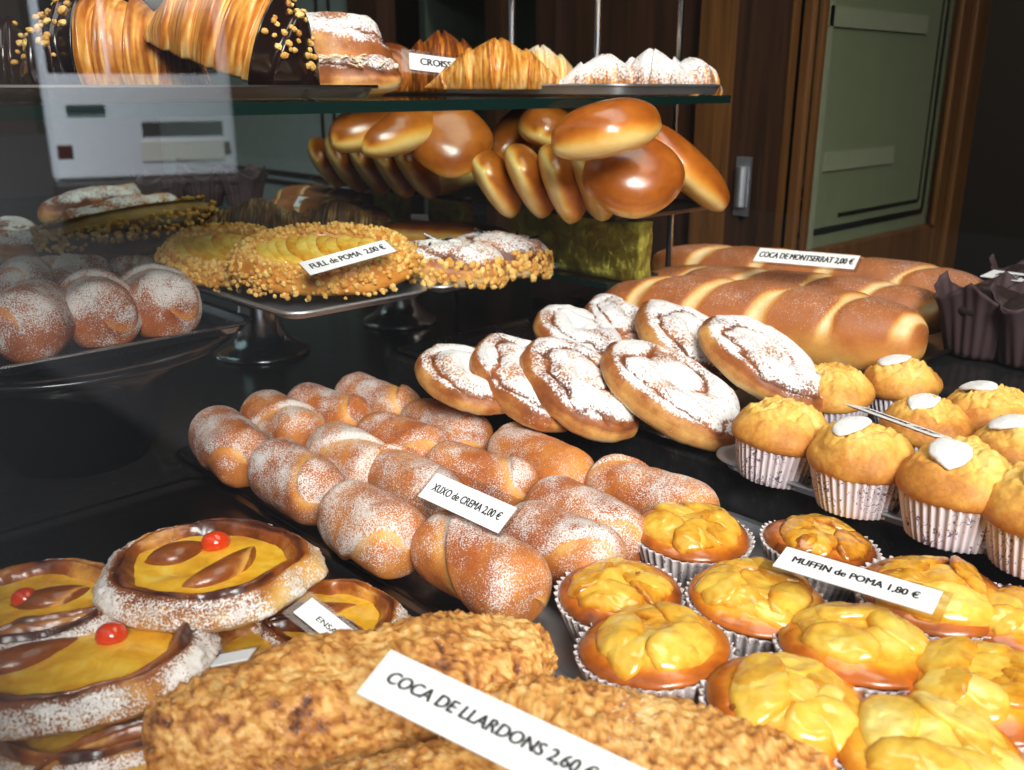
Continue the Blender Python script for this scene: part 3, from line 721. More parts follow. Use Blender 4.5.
# wooden partition behind the display (plane x = 1.3), with the doorway on the right
XP = 1.30
def py(px, pyy=120): return atx(px, pyy, XP).y
yA, yB, yC, yD = py(765), py(722), py(640), py(560)
struct(MB().box(XP, XP + .05, yA, yA + .03, .3, 2.75).box(XP - .012, XP + .05, yA + .03, yB - .02, .3, 2.75).build('trim_1', M['dark_wood']))
struct(MB().box(XP - .03, XP + .04, yB - .025, yB + .03, .3, 2.75).build('trim_2', M['wood']))
struct(MB().box(XP, XP + .03, yB + .03, yD, .3, 2.75).build('wall_partition', M['dark_wood']))
struct(MB().box(XP - .015, XP + .03, yD, yD + .05, .3, 2.75).box(XP - .01, XP + .03, py(500), py(500) + .03, .3, 2.75).box(XP - .02, XP + .03, py(388), py(360), .3, 2.75).box(XP, XP + .03, yD, py(360), 1.02, 1.12).box(XP, XP + .03, yD, py(360), .3, .7).build('trim_3', M['dark_wood']))
struct(MB().box(XP, XP + .05, 3.0, 4.2, .3, 2.75).build('wall_partition_end', M['plaster']))
struct(MB().box(.05, XP, 3.0, 3.04, 0, 2.75).build('wall_display_end', M['plaster']))
# frosted sliding pane on the left of the partition
gl = struct(MB().box(XP + .01, XP + .02, py(358), 3.0, .6, 2.6).build('window_2', M['frost_blue']))
def zrow(px, pyy): return atx(px, pyy, XP).z
b = MB()
for yy in (172, 181): z = zrow(270, yy); b.box(XP + .005, XP + .0095, py(335), 2.9, z - .006, z + .006)
for px in (320, 332): b.box(XP + .005, XP + .0095, py(px) - .004, py(px) + .004, .9, 2.4)
b.build('etched_line', M['line'], gl)
# open door into the shop, seen on the right: it runs along +x from the hinge
yh = yA - .02
dX0, dX1 = XP + .06, aty(968, 100, yh).x
g0, g1 = aty(795, 100, yh).x, aty(941, 100, yh).x
dr = struct(MB().box(dX0, g0, yh - .02, yh + .02, .3, 2.3).box(g1, dX1, yh - .02, yh + .02, .3, 2.3).box(g0, g1, yh - .02, yh + .02, .3, aty(865, 236, yh).z).box(g0, g1, yh - .02, yh + .02, 2.2, 2.3).build('door_1', M['wood'], bevel=.004))
zb = aty(865, 236, yh).z
MB().box(g0 + .012, g0 + .026, yh - .03, yh - .02, zb, 2.2).box(g1 - .026, g1 - .012, yh - .03, yh - .02, zb, 2.2).box(g1 + .03, g1 + .045, yh - .034, yh - .02, .3, 2.3).build('moulding', M['wood'], dr, .003)
MB().box(g0, g1, yh - .003, yh + .003, zb, 2.2).build('glass_pane', M['frost'], dr)
lb = MB(); x0 = aty(797, 100, yh).x; x1 = aty(934, 100, yh).x; x2 = aty(929, 100, yh).x
for xx, zz, tk in ((x1, aty(865, 221, yh).z, .009), (x2, aty(865, 209, yh).z, .005)):
    lb.box(xx - tk / 2, xx + tk / 2, yh - .005, yh - .0035, zz, 2.2)
    lb.box((x0 if tk > .006 else x0 + .16), xx, yh - .005, yh - .0035, zz - tk / 2 - .002, zz + tk / 2)
for px in (799, 808):
    for pz in (193, 205): xx = aty(px, pz, yh).x; zz = aty(px, pz, yh).z; lb.box(xx - .006, xx + .006, yh - .005, yh - .0035, zz - .008, zz + .008)
lb.build('etched_line', M['line'], dr)
sb = MB()
for pz in (18, 155): zz = aty(870, pz, yh).z; sb.box(aty(822, pz, yh).x, aty(925 if pz < 50 else 890, pz, yh).x, yh - .0075, yh - .0035, zz - .018, zz + .012)
xx = aty(820, 100, yh).x; sb.box(xx - .006, xx + .006, yh - .0075, yh - .0035, zb, 2.2)
sb.build('seen_through_shelf', M['cream_wood'], dr)  # shelves seen through the frosted glass, put on its face as pale slats
cb = empty('display_cabinet', 'pale green shelf cabinet inside the shop, seen above the croissant sign', 'cabinet', None, (2.6, 2.55, 0))
MB().box(.0, .35, -.75, -.71, 0, 2.4).box(.0, .35, .71, .75, 0, 2.4).box(.33, .35, -.71, .71, 0, 2.4).build('carcass', M['frost_blue'], cb)
for zz in (.6, 1.0, 1.27, 1.55, 1.9, 2.38): MB().box(.0, .33, -.71, .71, zz, zz + .025).build('shelf', M['cream_wood'], cb)
# brass hinge on the door post
hz = aty(755, 190, yh).z; hb = MB().box(XP - .016, XP - .010, yA + .01, yA + .035, hz - .045, hz + .045).rod((XP - .02, yA + .02, hz - .03), (XP - .02, yA + .02, hz + .03), .009)
hb.build('hinge', M['dull_steel'], dr)
# stepped black counter
ct = empty('display_counter', 'black polished stepped counter carrying all the trays behind the window', 'counter', None, (.66, .5, 0))
def cbox(name, x0, x1, y0, y1, z0, z1, bv=0): MB().box(x0 - .66, x1 - .66, y0 - .5, y1 - .5, z0, z1).build(name, M['slate'], ct, bv)
cbox('base', .04, 1.28, -.68, 2.98, .001, H - .335)
cbox('step', .603, 1.28, -.68, .845, H - .335, H - .291, .003)
cbox('step', .835, 1.28, -.68, .845, H - .291, H - .262, .003)

# ---------------------------------------------------------------- shelves, posts, stands
ZD = -.2185
Z1, Z2, Z3 = -.0105, -.131, -.196
def lshelf(name, label, z, poly, t=.008):
    n = len(poly); m = MB().prism(poly, z - t + H, z + H)
    o = raw(name, m.v, m.f, None, smooth=False, mats=[M['shelf_glass'], M['edge_glass']], mi=[0, 0] + [1] * n)
    tag(o, label, 'shelf'); return o
lshelf('glass_shelf', 'green-edged glass shelf on top, holding the croissant trays', Z1, [(.10, .57), (.725, .57), (.725, .605), (.90, .605), (.90, 1.55), (.10, 1.55)])
lshelf('glass_shelf', 'clear glass shelf under the nut-edged pastries and the foil boxes', Z3 - .0015, [(.42, .80), (.735, .80), (.735, .63), (.82, .63), (.82, 1.9), (.10, 1.9), (.10, 1.13), (.42, 1.13)], .006)
def post(label, px, x, z0, z1, r=.0045):
    p = atx(px, 60, x)
    e = tag(MB().rod((p.x, p.y, z0 + H), (p.x, p.y, z1 + H), r).build('shelf_post', M['chrome'], smooth=True), label, 'post', 'chrome shelf posts')
    for f in e.data.polygons:
        if len(f.vertices) > 4: f.use_smooth = False
    return e
post('chrome post rising behind the plain croissants', 512, .90, Z1, .5)
post('chrome post rising behind the middle of the sugared croissants', 597, .90, Z1, .5)
def post2(label, p, z0, z1, r=.004):
    return tag(MB().rod((p.x, p.y, z0 + H), (p.x, p.y, z1 + H), r).build('shelf_post', M['chrome'], smooth=True), label, 'post', 'chrome shelf posts')
p = at(677, 95, -.0125); p = atd(677, 95, 1.13)
post2('chrome post at the end of the top shelf, beside the door frame', p, -.335 + .07, .5)
post2('thin steel leg standing on the counter under the almond pastries', at(457, 336, -.335), -.335, Z3 - .0075, .003)
post2('thin steel leg under the foil boxes, behind the dusted spirals', at(596, 320, -.335), -.335, Z3 - .0075, .003)
def pedestal(label, p, r=.062):
    h = -Z3 - .0075; e = empty('cake_stand', label, 'cake stand', 'steel pedestal stands', (p.x, p.y, H - .335))
    hh = .335 - h - .0005
    lathe('foot', [(.02, 0), (r, 0), (r, .004), (r * .93, .008), (r * .7, .013), (r * .48, .03), (r * .42, hh * .55), (r * .46, hh - .012), (r * .6, hh - .006), (r * .3, hh - .006)], M['chrome'], e)
    lathe('plate', [(.01, hh - .006), (.10, hh - .006), (.105, hh - .003), (.10, hh), (.01, hh)], M['dull_steel'], e, 80)
    return e
pedestal('steel pedestal stand under the apple puff pastries, nearest the sugared rolls', at(262, 352, -.335))
pedestal('steel pedestal stand farther back, under the almond pastries', at(400, 322, -.335), .055)
# black wide-rimmed bowl stand below the doughnut tray
c = at(84, 352, -.222); e = empty('bowl_stand', 'black wide-rimmed bowl standing under the doughnut tray', 'bowl', None, (c.x, c.y + .05, H - .335))
lathe('bowl', [(.01, 0), (.055, 0), (.062, .006), (.085, .05), (.105, .09), (.112, .108), (.108, .108), (.10, .09), (.07, .03), (.01, .012)], M['black_enamel'], e, 90)
lathe('rim', [(.105, .104), (.145, .110), (.148, .113), (.145, .116), (.106, .111)], M['black_enamel'], e, 90, (False, False))

# ---------------------------------------------------------------- trays
T1 = -.0065
tray('steel tray holding the croissants on the top shelf, far right', .725, .90, .615, 1.36, Z1 + .0022, M['dull_steel'], .009, group='steel trays', rim=.003, lw=.004)
tray('dark tray under the chocolate-dipped croissants', .12, .44, .60, .95, Z1 + .0022, M['dark_steel'], .008, group='dark trays', r=.03)
tray('dark tray of glossy rolls in the light, on the foil boxes by the post', .735, .905, .618, .846, Z2 - .001, M['dark_steel'], .005, group='dark trays', rim=.003, lw=.004, r=.01)
tray('dark tray of shaded rolls, farther along on the foil boxes', .735, .905, .852, 1.20, Z2 - .001, M['dark_steel'], .005, group='dark trays', rim=.003, lw=.004, r=.01)
tray('steel tray under the almond pastries', .566, .735, .70, 1.04, Z3 + .0022, M['dull_steel'], .007, group='steel trays', r=.012)
tray('steel tray under the nut-edged apple puff pastry', .402, .555, .70, 1.10, Z3 + .0022, M['dull_steel'], .007, group='steel trays', r=.02)
tray('dark steel tray of sugared doughnuts on the left', .12, .412, .785, 1.10, ZD, M['steel'], .009, group='steel trays', r=.02)
tray('dark tray of sugared rolls with their price sign', .335, .632, .402, .81, -.3328, M['dark_steel'], .006, group='dark trays', r=.012, rim=.004)
tray('low-rimmed tray under the dusted spirals', .612, .822, .430, .83, -.2888, M['steel'], .005, group='dark trays', r=.008)
tray('steel tray of sugar-topped muffins', .593, .830, .0, .392, -.2888, M['dull_steel'], .009, group='steel trays', r=.02)
tray('steel tray of glazed apple muffins', .345, .595, .0, .392, -.3328, M['dull_steel'], .006, group='steel trays', r=.02)
tray('black tray under the slashed sugar loaves', .855, 1.16, .36, .80, -.2598, M['dark_steel'], .006, group='dark trays', r=.02)
tray('steel tray of chocolate muffins in dark paper', .985, 1.25, .06, .345, -.2598, M['dull_steel'], .010, group='steel trays', r=.03)
tray('dark tray under the custard spirals with cherries', .05, .325, .36, .74, -.3328, M['dark_steel'], .005, group='dark trays', r=.015)
tray('tray at the bottom, hidden under the crackling flatbreads', .06, .34, .06, .352, -.3328, M['dull_steel'], .005, group='steel trays', r=.015)

# ---------------------------------------------------------------- sugared rolls (4 rows of 4)
zr = -.325 + .027
rows_ = ['in the row nearest the glass', 'in the second row from the glass', 'in the third row from the glass', 'in the back row']
ords = ['leftmost', 'second from the left', 'third from the left', 'rightmost']
XU = [[(230, 438), (297, 473), (370, 519), (481, 556)], [(281, 416), (351, 452), (411, 476), (560, 537)], [(327, 407), (402, 437), (481, 470), (585, 515)], [(378, 396), (446, 422), (542, 454), (650, 490)]]
XL = [[.108, .098, .094, .108], [.10, .10, .10, .098], [.098, .10, .105, .105], [.105, .105, .112, .112]]
for i in range(4):
    for j in range(4):
        s = 100 + i * 10 + j; rng = random.Random(s)
        o = roll('sugared_roll', s, XL[i][j], .0268 if i == 0 else .0252, M['fried'], rng.choice([.7, .9, -.8]), .34 + rng.uniform(-.05, .08), .54 + rng.uniform(-.08, .1), None, .17, 0, .1)
        p = at(*XU[i][j], zr + .002)
        place(o, p, R(90 + rng.uniform(-9, 9) - (6 if i == 0 else 0)), rng.uniform(-.1, .1), 0, -.0285)
        tag(o, 'cylindrical sugared roll, %s %s' % (ords[j], rows_[i]), 'pastry', 'sugared cream rolls')

# ---------------------------------------------------------------- dusted spirals
ES = [((463, 378), .056, .042, .030, 14, 'partly hidden far-left dusted spiral of the front row', 2), ((521, 380), .062, .045, .036, 24, 'second dusted spiral from the left in the front row', 3), ((574, 386), .064, .046, .036, 26, 'third dusted spiral from the left in the front row, brown side showing', 4), ((666, 391), .072, .050, .037, 25, 'big dusted spiral at the near end of the front row', 5)]
for k, (px, a, b_, T, tl, lb_, s) in enumerate(ES):
    o = coil_disc('dusted_spiral', s, a, b_, T, M['dusted']); tag(o, 'powdered ' + lb_, 'pastry', 'sugar-dusted spiral buns')
    p = at(px[0], px[1] - 4, -.2888 + .012 + .030); place(o, p, R(90), 0, 0); o.rotation_euler = (Matrix.Rotation(R(tl), 3, 'X') @ Matrix.Rotation(R(90 + (k - 1) * 4), 3, 'Z')).to_euler(); o.location.z -= T / 2
EB = [((575, 332), .05, .04, .03, 16, 'small powdered spiral at the far end of the back row'), ((621, 324), .052, .04, .034, 22, 'second powdered spiral of the back row, beside the slashed loaf'), ((684, 340), .064, .045, .036, 26, 'powdered spiral leaning in the back row with a brown side'), ((757, 358), .07, .043, .036, 24, 'powdered spiral of the back row nearest the muffins, its hollow centre showing')]
for k, (px, a, b_, T, tl, lb_) in enumerate(EB):
    o = coil_disc('dusted_spiral', 20 + k, a, b_, T, M['dusted'], hole=.7 if k == 3 else .35); tag(o, lb_, 'pastry', 'sugar-dusted spiral buns')
    p = at(*px, -.230); o.location = p; o.rotation_euler = (Matrix.Rotation(R(tl), 3, 'X') @ Matrix.Rotation(R(92), 3, 'Z')).to_euler(); o.location.z -= T / 2

# ---------------------------------------------------------------- muffins
zt = -.2878
PM = [((779, 428), 1.0, 'at the left end of the tray, without a white cap', False, (.05, .10)), ((865, 452), 1.02, 'second in the front row, round white cap', True, (0, .05)), ((963, 474), 1.08, 'third in the front row, white cap seen edge-on', True, (.06, .02)), ((838, 390), .93, 'in the second row behind the uncapped front one, no cap', False, (-.05, .12)), ((906, 383), .93, 'at the far back corner with a flat white cap', True, (.1, 0)), ((928, 424), .93, 'in the second row behind the price sign, pale cap', True, (0, 0)), ((990, 412), .98, 'large rough one in the back row with a small white blob', True, (0, 0)), ((1024, 446), .95, 'cut by the right edge, white cap, second row', True, (0, 0)), ((1052, 500), 1.05, 'at the near end of the front row, almost out of view', True, (0, 0))]
for k, (px, sc, lb_, cp, ln) in enumerate(PM):
    sc *= .965; p = at(px[0], px[1] - 13, zt + .052 * sc); p.z = H + zt
    o = plain_muffin(300 + k, 'muffin in printed paper ' + lb_, p, sc, R(k * 47), ln, cp, capdir=(R(k * -47) + R(135 + 30 * (k % 3 - 1))))
AM = [((690, 532), .98, 'with flat slices, at the top left of its tray'), ((622, 592), .93, 'with an amber left side, nearest the sugared rolls'), ((660, 647), 1.02, 'wide and low, touching the crackling flatbread'), ((755, 597), 1.0, 'pale yellow, below the left end of the sign'), ((817, 544), .93, 'dark golden, behind the left end of the sign'), ((935, 592), 1.05, 'with pointed slices, behind the right end of the sign'), ((860, 647), 1.06, 'broad, just below the middle of the sign'), ((787, 704), 1.06, 'with a pale peak, low in the picture beside the flatbread'), ((930, 752), 1.08, 'nearest the viewer at the bottom edge'), ((988, 690), 1.06, 'with a dark crumb on it, at the right side'), ((1032, 622), .95, 'cut off by the right edge of the picture')]
for k, (px, sc, lb_) in enumerate(AM):
    p = at(px[0], px[1] - 7, -.3318 + .041 * sc); p.z = H - .3318
    apple_muffin(400 + k, 'glazed apple muffin ' + lb_, p, sc * 1.03, R(k * 71), (random.Random(k).uniform(-.08, .08), random.Random(k + 50).uniform(-.08, .08)), 8, dark=[0, .12, .02, -.08, .18, .14, 0, .03, -.1, 0, .05][k])
for k, (px, sc, lb_) in enumerate([((978, 352), 1.0, 'chocolate muffin in a pointed dark paper wrap, beside the loaves'), ((1030, 362), 1.0, 'chocolate muffin in dark paper at the right edge, in front'), ((1022, 318), 1.0, 'chocolate muffin in dark paper behind, under the small sign')]):
    p = at(*px, -.2588) if k < 2 else at(1026, 326, -.2588); choc_muffin(500 + k, lb_, p, sc, R([0, 30, 15][k]))

# ---------------------------------------------------------------- slashed loaves
def along(px0, px1, z): a, b = at(*px0, z), at(*px1, z); v = b - a; return (a + b) / 2, v.length, math.atan2(v.y, v.x)
for k, (a, b_, W, T, lb_) in enumerate([((604, 300), (930, 332), .092, .082, 'thick slashed sugar loaf in front, pale diagonal cuts'), ((640, 272), (952, 300), .075, .066, 'slashed sugar loaf in the middle, mostly hidden by the front one'), ((654, 250), (992, 282), .075, .07, 'slashed sugar loaf at the back, behind the price sign')]):
    z = [-.218, -.215, -.212][k]; c, L, ang = along(a, b_, z); c.z = H - .2586
    loaf(3 + k, lb_, c, L, W, T, ang + PI, 5, skew=-.42)

# ---------------------------------------------------------------- rolls on the middle shelf
zs = Z2 + .002
BR = [((607, 135), .100, .070, .046, -36, 0, -12, .088, 'glossy roll lying across the top of the lit stack'), ((632, 176), .098, .088, .052, -42, 55, 0, .048, 'big glossy roll facing forward in the lit stack'), ((590, 186), .10, .075, .045, 40, 60, 20, .035, 'glossy roll standing just left of the big forward one'), ((560, 185), .105, .08, .045, 35, 66, 20, .035, 'deep brown shiny roll standing third from the right in the lit stack'), ((528, 182), .105, .08, .045, 35, 60, 20, .035, 'pale-edged roll in the middle of the lit stack'), ((494, 184), .10, .08, .045, 35, 55, 20, .03, 'dim roll at the left end of the lit stack'), ((681, 170), .13, .07, .042, -38, 0, 40, .045, 'long roll leaning down at the right end of the stack'), ((552, 133), .10, .075, .045, 30, 15, 0, .08, 'pale-sided roll on top, left of the crosswise one'), ((524, 134), .13, .065, .045, 15, 0, -25, .075, 'long shaded roll at the upper left of the lit stack')]
for k, (px, L, W, T, rz, rx, ry, up, lb_) in enumerate(BR):
    p = at(*px, zs + up); bun(600 + k, lb_, p, L, W, T * (.82 if rx > 50 else 1), R(rz), R(rx), R(ry))
BL = [((376, 130), .12, .075, .046, 10, -10, -10, .085, 'shaded roll on top of the dark stack, at the left'), ((405, 135), .12, .075, .046, 10, -10, -10, .08, 'pale-sided shaded roll lying in the middle of the top of the dark stack'), ((450, 140), .09, .085, .045, -35, 55, 0, .075, 'round dark roll on top of the dark stack, at the right'), ((327, 163), .10, .07, .04, 44, 60, 8, .035, 'split-looking roll at the far left end of the dark stack'), ((346, 164), .11, .08, .042, 44, 60, 8, .035, 'second upright roll from the left in the dark stack'), ((368, 165), .11, .08, .042, 44, 60, 8, .035, 'third upright roll from the left in the dark stack'), ((392, 168), .11, .08, .042, 44, 60, 8, .035, 'fourth upright roll from the left in the dark stack'), ((416, 170), .11, .08, .042, 42, 56, 8, .035, 'fifth upright roll from the left in the dark stack'), ((452, 178), .12, .08, .045, 10, -20, 0, .022, 'flat shaded roll at the right foot of the dark stack')]
for k, (px, L, W, T, rz, rx, ry, up, lb_) in enumerate(BL):
    p = at(*px, zs + up); bun(620 + k, lb_, p, L, W, T * (.82 if rx > 50 else 1), R(rz), R(rx), R(ry), 'rolls in the shade')
for k, (p0, p1, lb_) in enumerate([(642, 553, 'green-gold foil box at the near end, under the lit rolls'), (550, 506, 'green-gold foil box second from the near end'), (462, 426, 'green-gold foil box third from the near end, under the dark stack'), (401, 372, 'green-gold foil box at the far end, beside the small loaves')]):
    foil_box(k + 1, lb_, .752, .775, atx(p0, 238, .752).y, atx(p1, 238, .752).y, Z3, Z2 - .003)

# ---------------------------------------------------------------- top shelf
zc = Z1 + .0025
p = at(100, 84, zc); p = atd(113, 62, .70); p.z = H - .003
dipped_croissant(31, 'chocolate-dipped croissant on the left, dark end with nuts towards the left edge', p, .142, .042, R(-43), 0, 0, -1, 44, .44)
p = atd(226, 30, .66); p.z = H + .010
dipped_croissant(32, 'chocolate-dipped croissant tilted steeply, dark nut end to the right', p, .128, .043, R(-46), R(19), 0, 1, 34, .30)
p = atd(-14, 60, .78); p.z = H + zc + .006
dipped_croissant(33, 'dark chocolate croissant mostly cut off at the left edge', p, .13, .036, R(-25), 0, 0, 1, 20, .6)
p = atd(45, 25, .92); p.z = H + zc
o, _ = croissant_mesh('croissant', 34, .16, .045, None, 6, 1.5, .75); tag(o, 'brown croissant behind the chocolate-dipped one at the top left', 'croissant', 'plain croissants'); place(o, p, R(-30))
# dusted pastries
o = coil_disc('dusted_pastry', 41, .062, .05, .078, M['dusted'], None, 1.2, .62, .0); tag(o, 'powdered pastry with chocolate flakes, behind the dipped croissant', 'pastry', 'dusted pastries on the top shelf'); p = atd(326, 70, .94); p.z = H + zc; place(o, p, R(-45), 0, R(10))
e_ = empty('almond_pastry', 'almond-covered powdered pastry on the top shelf, left of the croissant sign', 'pastry', 'almond pastries')
o = coil_disc('pastry_base', 42, .05, .04, .034, M['dusted'], e_, 1.0, .62, .0)
def almonds(parent, a, b_, T, seed, cnt=70):
    rng = random.Random(seed); pts = []; V, Fs, A = [], [], []
    for k in range(cnt):
        an = rng.uniform(0, 6.28); q = math.sqrt(rng.random()) * .92; x, y = a * q * math.cos(an), b_ * q * math.sin(an); z = .34 * T + .66 * T * (1 - q ** 4.5) ** .55 * .9
        Rm = Euler((rng.uniform(-.6, .6), rng.uniform(-.6, .6), rng.uniform(0, 6))).to_matrix(); bse = len(V); L, W = rng.uniform(.005, .008), rng.uniform(.003, .0045)
        for zz in (.0004, -.0006):
            for j in range(10):
                c = Rm @ Vector((L * math.cos(j * PI / 5), W * math.sin(j * PI / 5), zz)); V.append((x + c.x, y + c.y, z + .001 + c.z)); A.append(rng.uniform(.05, .5))
        Fs.append([bse + j for j in range(10)]); Fs.append([bse + 10 + j for j in reversed(range(10))])
        for j in range(10): Fs.append([bse + (j + 1) % 10, bse + j, bse + 10 + j, bse + 10 + (j + 1) % 10])
    o = raw('almond_flakes', V, Fs, M['almond'], parent, {'brown': A, 'sugar': [.5] * len(A)}, smooth=False); o['kind'] = 'stuff'; return o
almonds(e_, .05, .04, .034, 1); p = atd(350, 84, .90); p.z = H + zc; place(e_, p, R(-43))
o, _ = croissant_mesh('croissant', 43, .13, .04, None, 6, 3, .85); tag(o, 'dark croissant behind the sign, its left part', 'croissant', 'plain croissants'); p = atd(386, 70, 1.12); p.z = H + zc; place(o, p, R(20))
o, _ = croissant_mesh('croissant', 44, .135, .05, None, 6, 3, .8); tag(o, 'dark croissant standing tall right behind the croissant sign', 'croissant', 'plain croissants'); p = atd(442, 66, 1.12); p.z = H + zc; place(o, p, R(-40))
o, _ = croissant_mesh('croissant', 45, .160, .038, None, 6, 2, .38, -.4, .8, 'croissant', 1.6, 1.15); tag(o, 'golden croissant in front of the croissant sign', 'croissant', 'plain croissants'); p = atd(498, 84, .985); p.z = H + T1 + .002; place(o, p, R(-43))
o, _ = croissant_mesh('croissant', 46, .11, .038, None, 5, 2, .02, .12); tag(o, 'pale croissant peeking out behind the golden one', 'croissant', 'plain croissants'); p = atd(540, 74, 1.10); p.z = H + zc; place(o, p, R(-43))
for k, (px, d, L, r, rz, lb_) in enumerate([(604, .99, .115, .031, -30, 'powdered croissant left of the pair at the shelf end'), (652, 1.00, .10, .036, -60, 'powdered croissant in the middle near the shelf end'), (690, 1.03, .085, .030, -20, 'small powdered croissant at the very end of the top shelf')]):
    o, _ = croissant_mesh('dusted_croissant', 47 + k, L, r, None, 5, 2, .5, .37); tag(o, lb_, 'croissant', 'powdered croissants'); p = atd(px, 80, d); p.z = H + T1 - .006; place(o, p, R(rz))

# ---------------------------------------------------------------- left wing, lower glass shelf
zw = Z3 + .003
p = at(326, 266, zw + .03); p.z = H + zw + .020
apple_pastry(51, 'nut-edged apple puff pastry carrying the price sign, in front', p, .176, .104, .033, R(-36), 11, (R(20), 0))
p = at(226, 258, zw + .03); p.z = H + zw + .018
apple_pastry(52, 'second nut-edged apple puff pastry, half hidden at the left', p, .125, .10, .030, R(-34), 8, (R(18), 0))
def dark_puff(seed, label, px, L, r, rz, ry=0, up=0, brown=.45, group='dark shaded pastries'):
    o, _ = croissant_mesh('shaded_puff_pastry', seed, L, r, None, 4, 2.0, brown, -.5, .75, 'dark_pastry'); tag(o, label, 'pastry', group)
    p = at(*px, zw + r * .5 + up); p.z = H + zw + up; place(o, p, R(rz), 0, R(ry)); return o
dark_puff(53, 'dark curled puff pastry behind the apple pastries, pale tip to the left', (258, 226), .15, .040, -40, 0, .02, .4)
dark_puff(54, 'dark puff pastry in front of the far small loaves', (338, 224), .13, .036, -45, 0, .02, .6)
# long nut-edged bar
e = empty('nut_bar', 'long dark pastry bar with nut-covered edges, left of the apple pastries', 'pastry', 'dark shaded pastries')
o = loaf(9, None, (0, 0, 0), .20, .075, .052, 0, 0, None, 'bar_base', None, mat='dark_pastry', sug=-.4); o.parent = e; o.location = (0, 0, 0)
rng = random.Random(5); pts = []
for k in range(420):
    t = rng.uniform(-.98, .98); pr = (1 - abs(t) ** 3.2) ** .42; sd = rng.choice([-1, 1]); an = rng.uniform(.1, 1.0)
    pts.append((.10 * t, sd * .0375 * pr * math.cos(an), .021 + .026 * math.sin(an)))
merged_nuts('nut_crust', e, pts, 5, .0036, M['nuts']); p = at(134, 236, zw + .03); p.z = H + zw + .014; place(e, p, R(-14), R(8), R(-7))
# almond pastries
for k, (px, lb_, rz) in enumerate([((448, 264), 'almond pastry with chocolate shreds, left one of the two on its tray', -30), ((497, 256), 'almond pastry with sugar top, right one of the two on its tray', -25)]):
    e = empty('almond_pastry', lb_, 'pastry', 'almond pastries'); 
    coil_disc('pastry_base', 60 + k, .058, .040, .045, M['dusted'], e, .8, .58, .0)
    rng = random.Random(k); pts = []
    for q in range(260):
        a = rng.uniform(0, 6.28); z = rng.uniform(.004, .030); f = 1.0 - .10 * (z / .03) ** 3; pts.append((.059 * f * math.cos(a), .041 * f * math.sin(a), z))
    merged_nuts('almond_crust', e, pts, k, .0042, M['nuts'])
    for q in range(10):
        x, y = rng.uniform(-.03, .03), rng.uniform(-.02, .02); a = rng.uniform(0, 3)
        sh = MB().rod((0, 0, 0), (rng.uniform(.008, .018), 0, .002), .0014, 6).build('chocolate_shred', M['chocolate'], e); sh.location = (x, y, .041); sh.rotation_euler = (0, rng.uniform(-.3, .2), a)
    p = at(*px, zw + .02); p.z = H + zw; place(e, p, R(rz), 0, R(6))
o = loaf(12, 'amber glazed long pastry behind the almond pastries', at(440, 232, zw + .02), .18, .07, .036, R(-60), 0, 'amber pastries', 'glazed_pastry', 'pastry', mat='brioche', sug=-1); o.location.z = H + zw
# doughnuts
for k, (px, L, r, rz, lb_) in enumerate([((33, 326), .084, .032, 60, 'sugared doughnut in front, at the left edge'), ((97, 314), .084, .032, 75, 'sugared doughnut in the middle of the front row'), ((156, 305), .086, .032, 80, 'sugared doughnut at the right end of the front row'), ((24, 286), .075, .027, 65, 'sugared doughnut in the second row at the left edge'), ((72, 276), .075, .025, -10, 'flat sugared doughnut in the middle of the second row'), ((133, 268), .075, .027, 20, 'sugared doughnut at the right of the second row'), ((8, 258), .075, .027, 30, 'dark doughnut in the back row at the left edge'), ((62, 252), .072, .027, 30, 'grey-dusted dark doughnut in the back row, below the nut bar')]):
    o = roll('sugared_doughnut', 700 + k, L, r, M['fried'], .8, .44, .74 if k < 6 else .95, None, .14, 0, 0); tag(o, lb_, 'doughnut', 'sugared doughnuts')
    p = at(px[0], px[1] - 10, ZD + .032); p.z = H + ZD + .0012; place(o, p, R(rz))
# far left: powdered slices, dark muffins, small loaves
for k, (a, b_, W, T, lb_) in enumerate([((40, 210), (150, 196), .07, .05, 'long powdered pastry at the far left, behind'), ((70, 218), (180, 203), .06, .045, 'long powdered pastry at the far left, in front of the other')]):
    c, L, ang = along(a, b_, zw + .025); c.z = H + zw
    o = coil_disc('powdered_slice', 80 + k, L / 2, W / 2, T, M['dusted'], None, .7, .52, 0); tag(o, lb_, 'pastry', 'powdered pastries at the far left'); place(o, c, ang)
for k, (px, lb_) in enumerate([((92, 216), 'golden pastry with a white sugar patch, in front of the long powdered ones'), ((28, 240), 'golden powdered pastry at the left edge behind the doughnuts'), ((5, 228), 'brown powdered pastry cut by the left edge')]):
    o = coil_disc('golden_pastry', 84 + k, .045, .035, .036, M['dusted'], None, 1.3, .55, .2); tag(o, lb_, 'pastry', 'powdered pastries at the far left')
    p = at(*px, zw + .025); p.z = H + zw; place(o, p, R(-40))
for k, (px, lb_) in enumerate([((160, 213), 'dark-paper chocolate muffin in the far left row, leftmost'), ((205, 206), 'dark-paper chocolate muffin in the far left row, middle'), ((245, 205), 'dark-paper chocolate muffin in the far left row, rightmost')]):
    p = at(*px, zw); choc_muffin(510 + k, lb_, p, .85, R(20 * k), 'chocolate muffins far back')
for k, (a, b_, lb_) in enumerate([((282, 197), (385, 212), 'small far slashed loaf behind its price sign'), ((275, 208), (385, 224), 'small far slashed loaf in front of the other')]):
    c, L, ang = along(a, b_, zw + .025); c.z = H + zw; loaf(20 + k, lb_, c, L, .07, .055, ang + PI, 4, 'small slashed loaves')

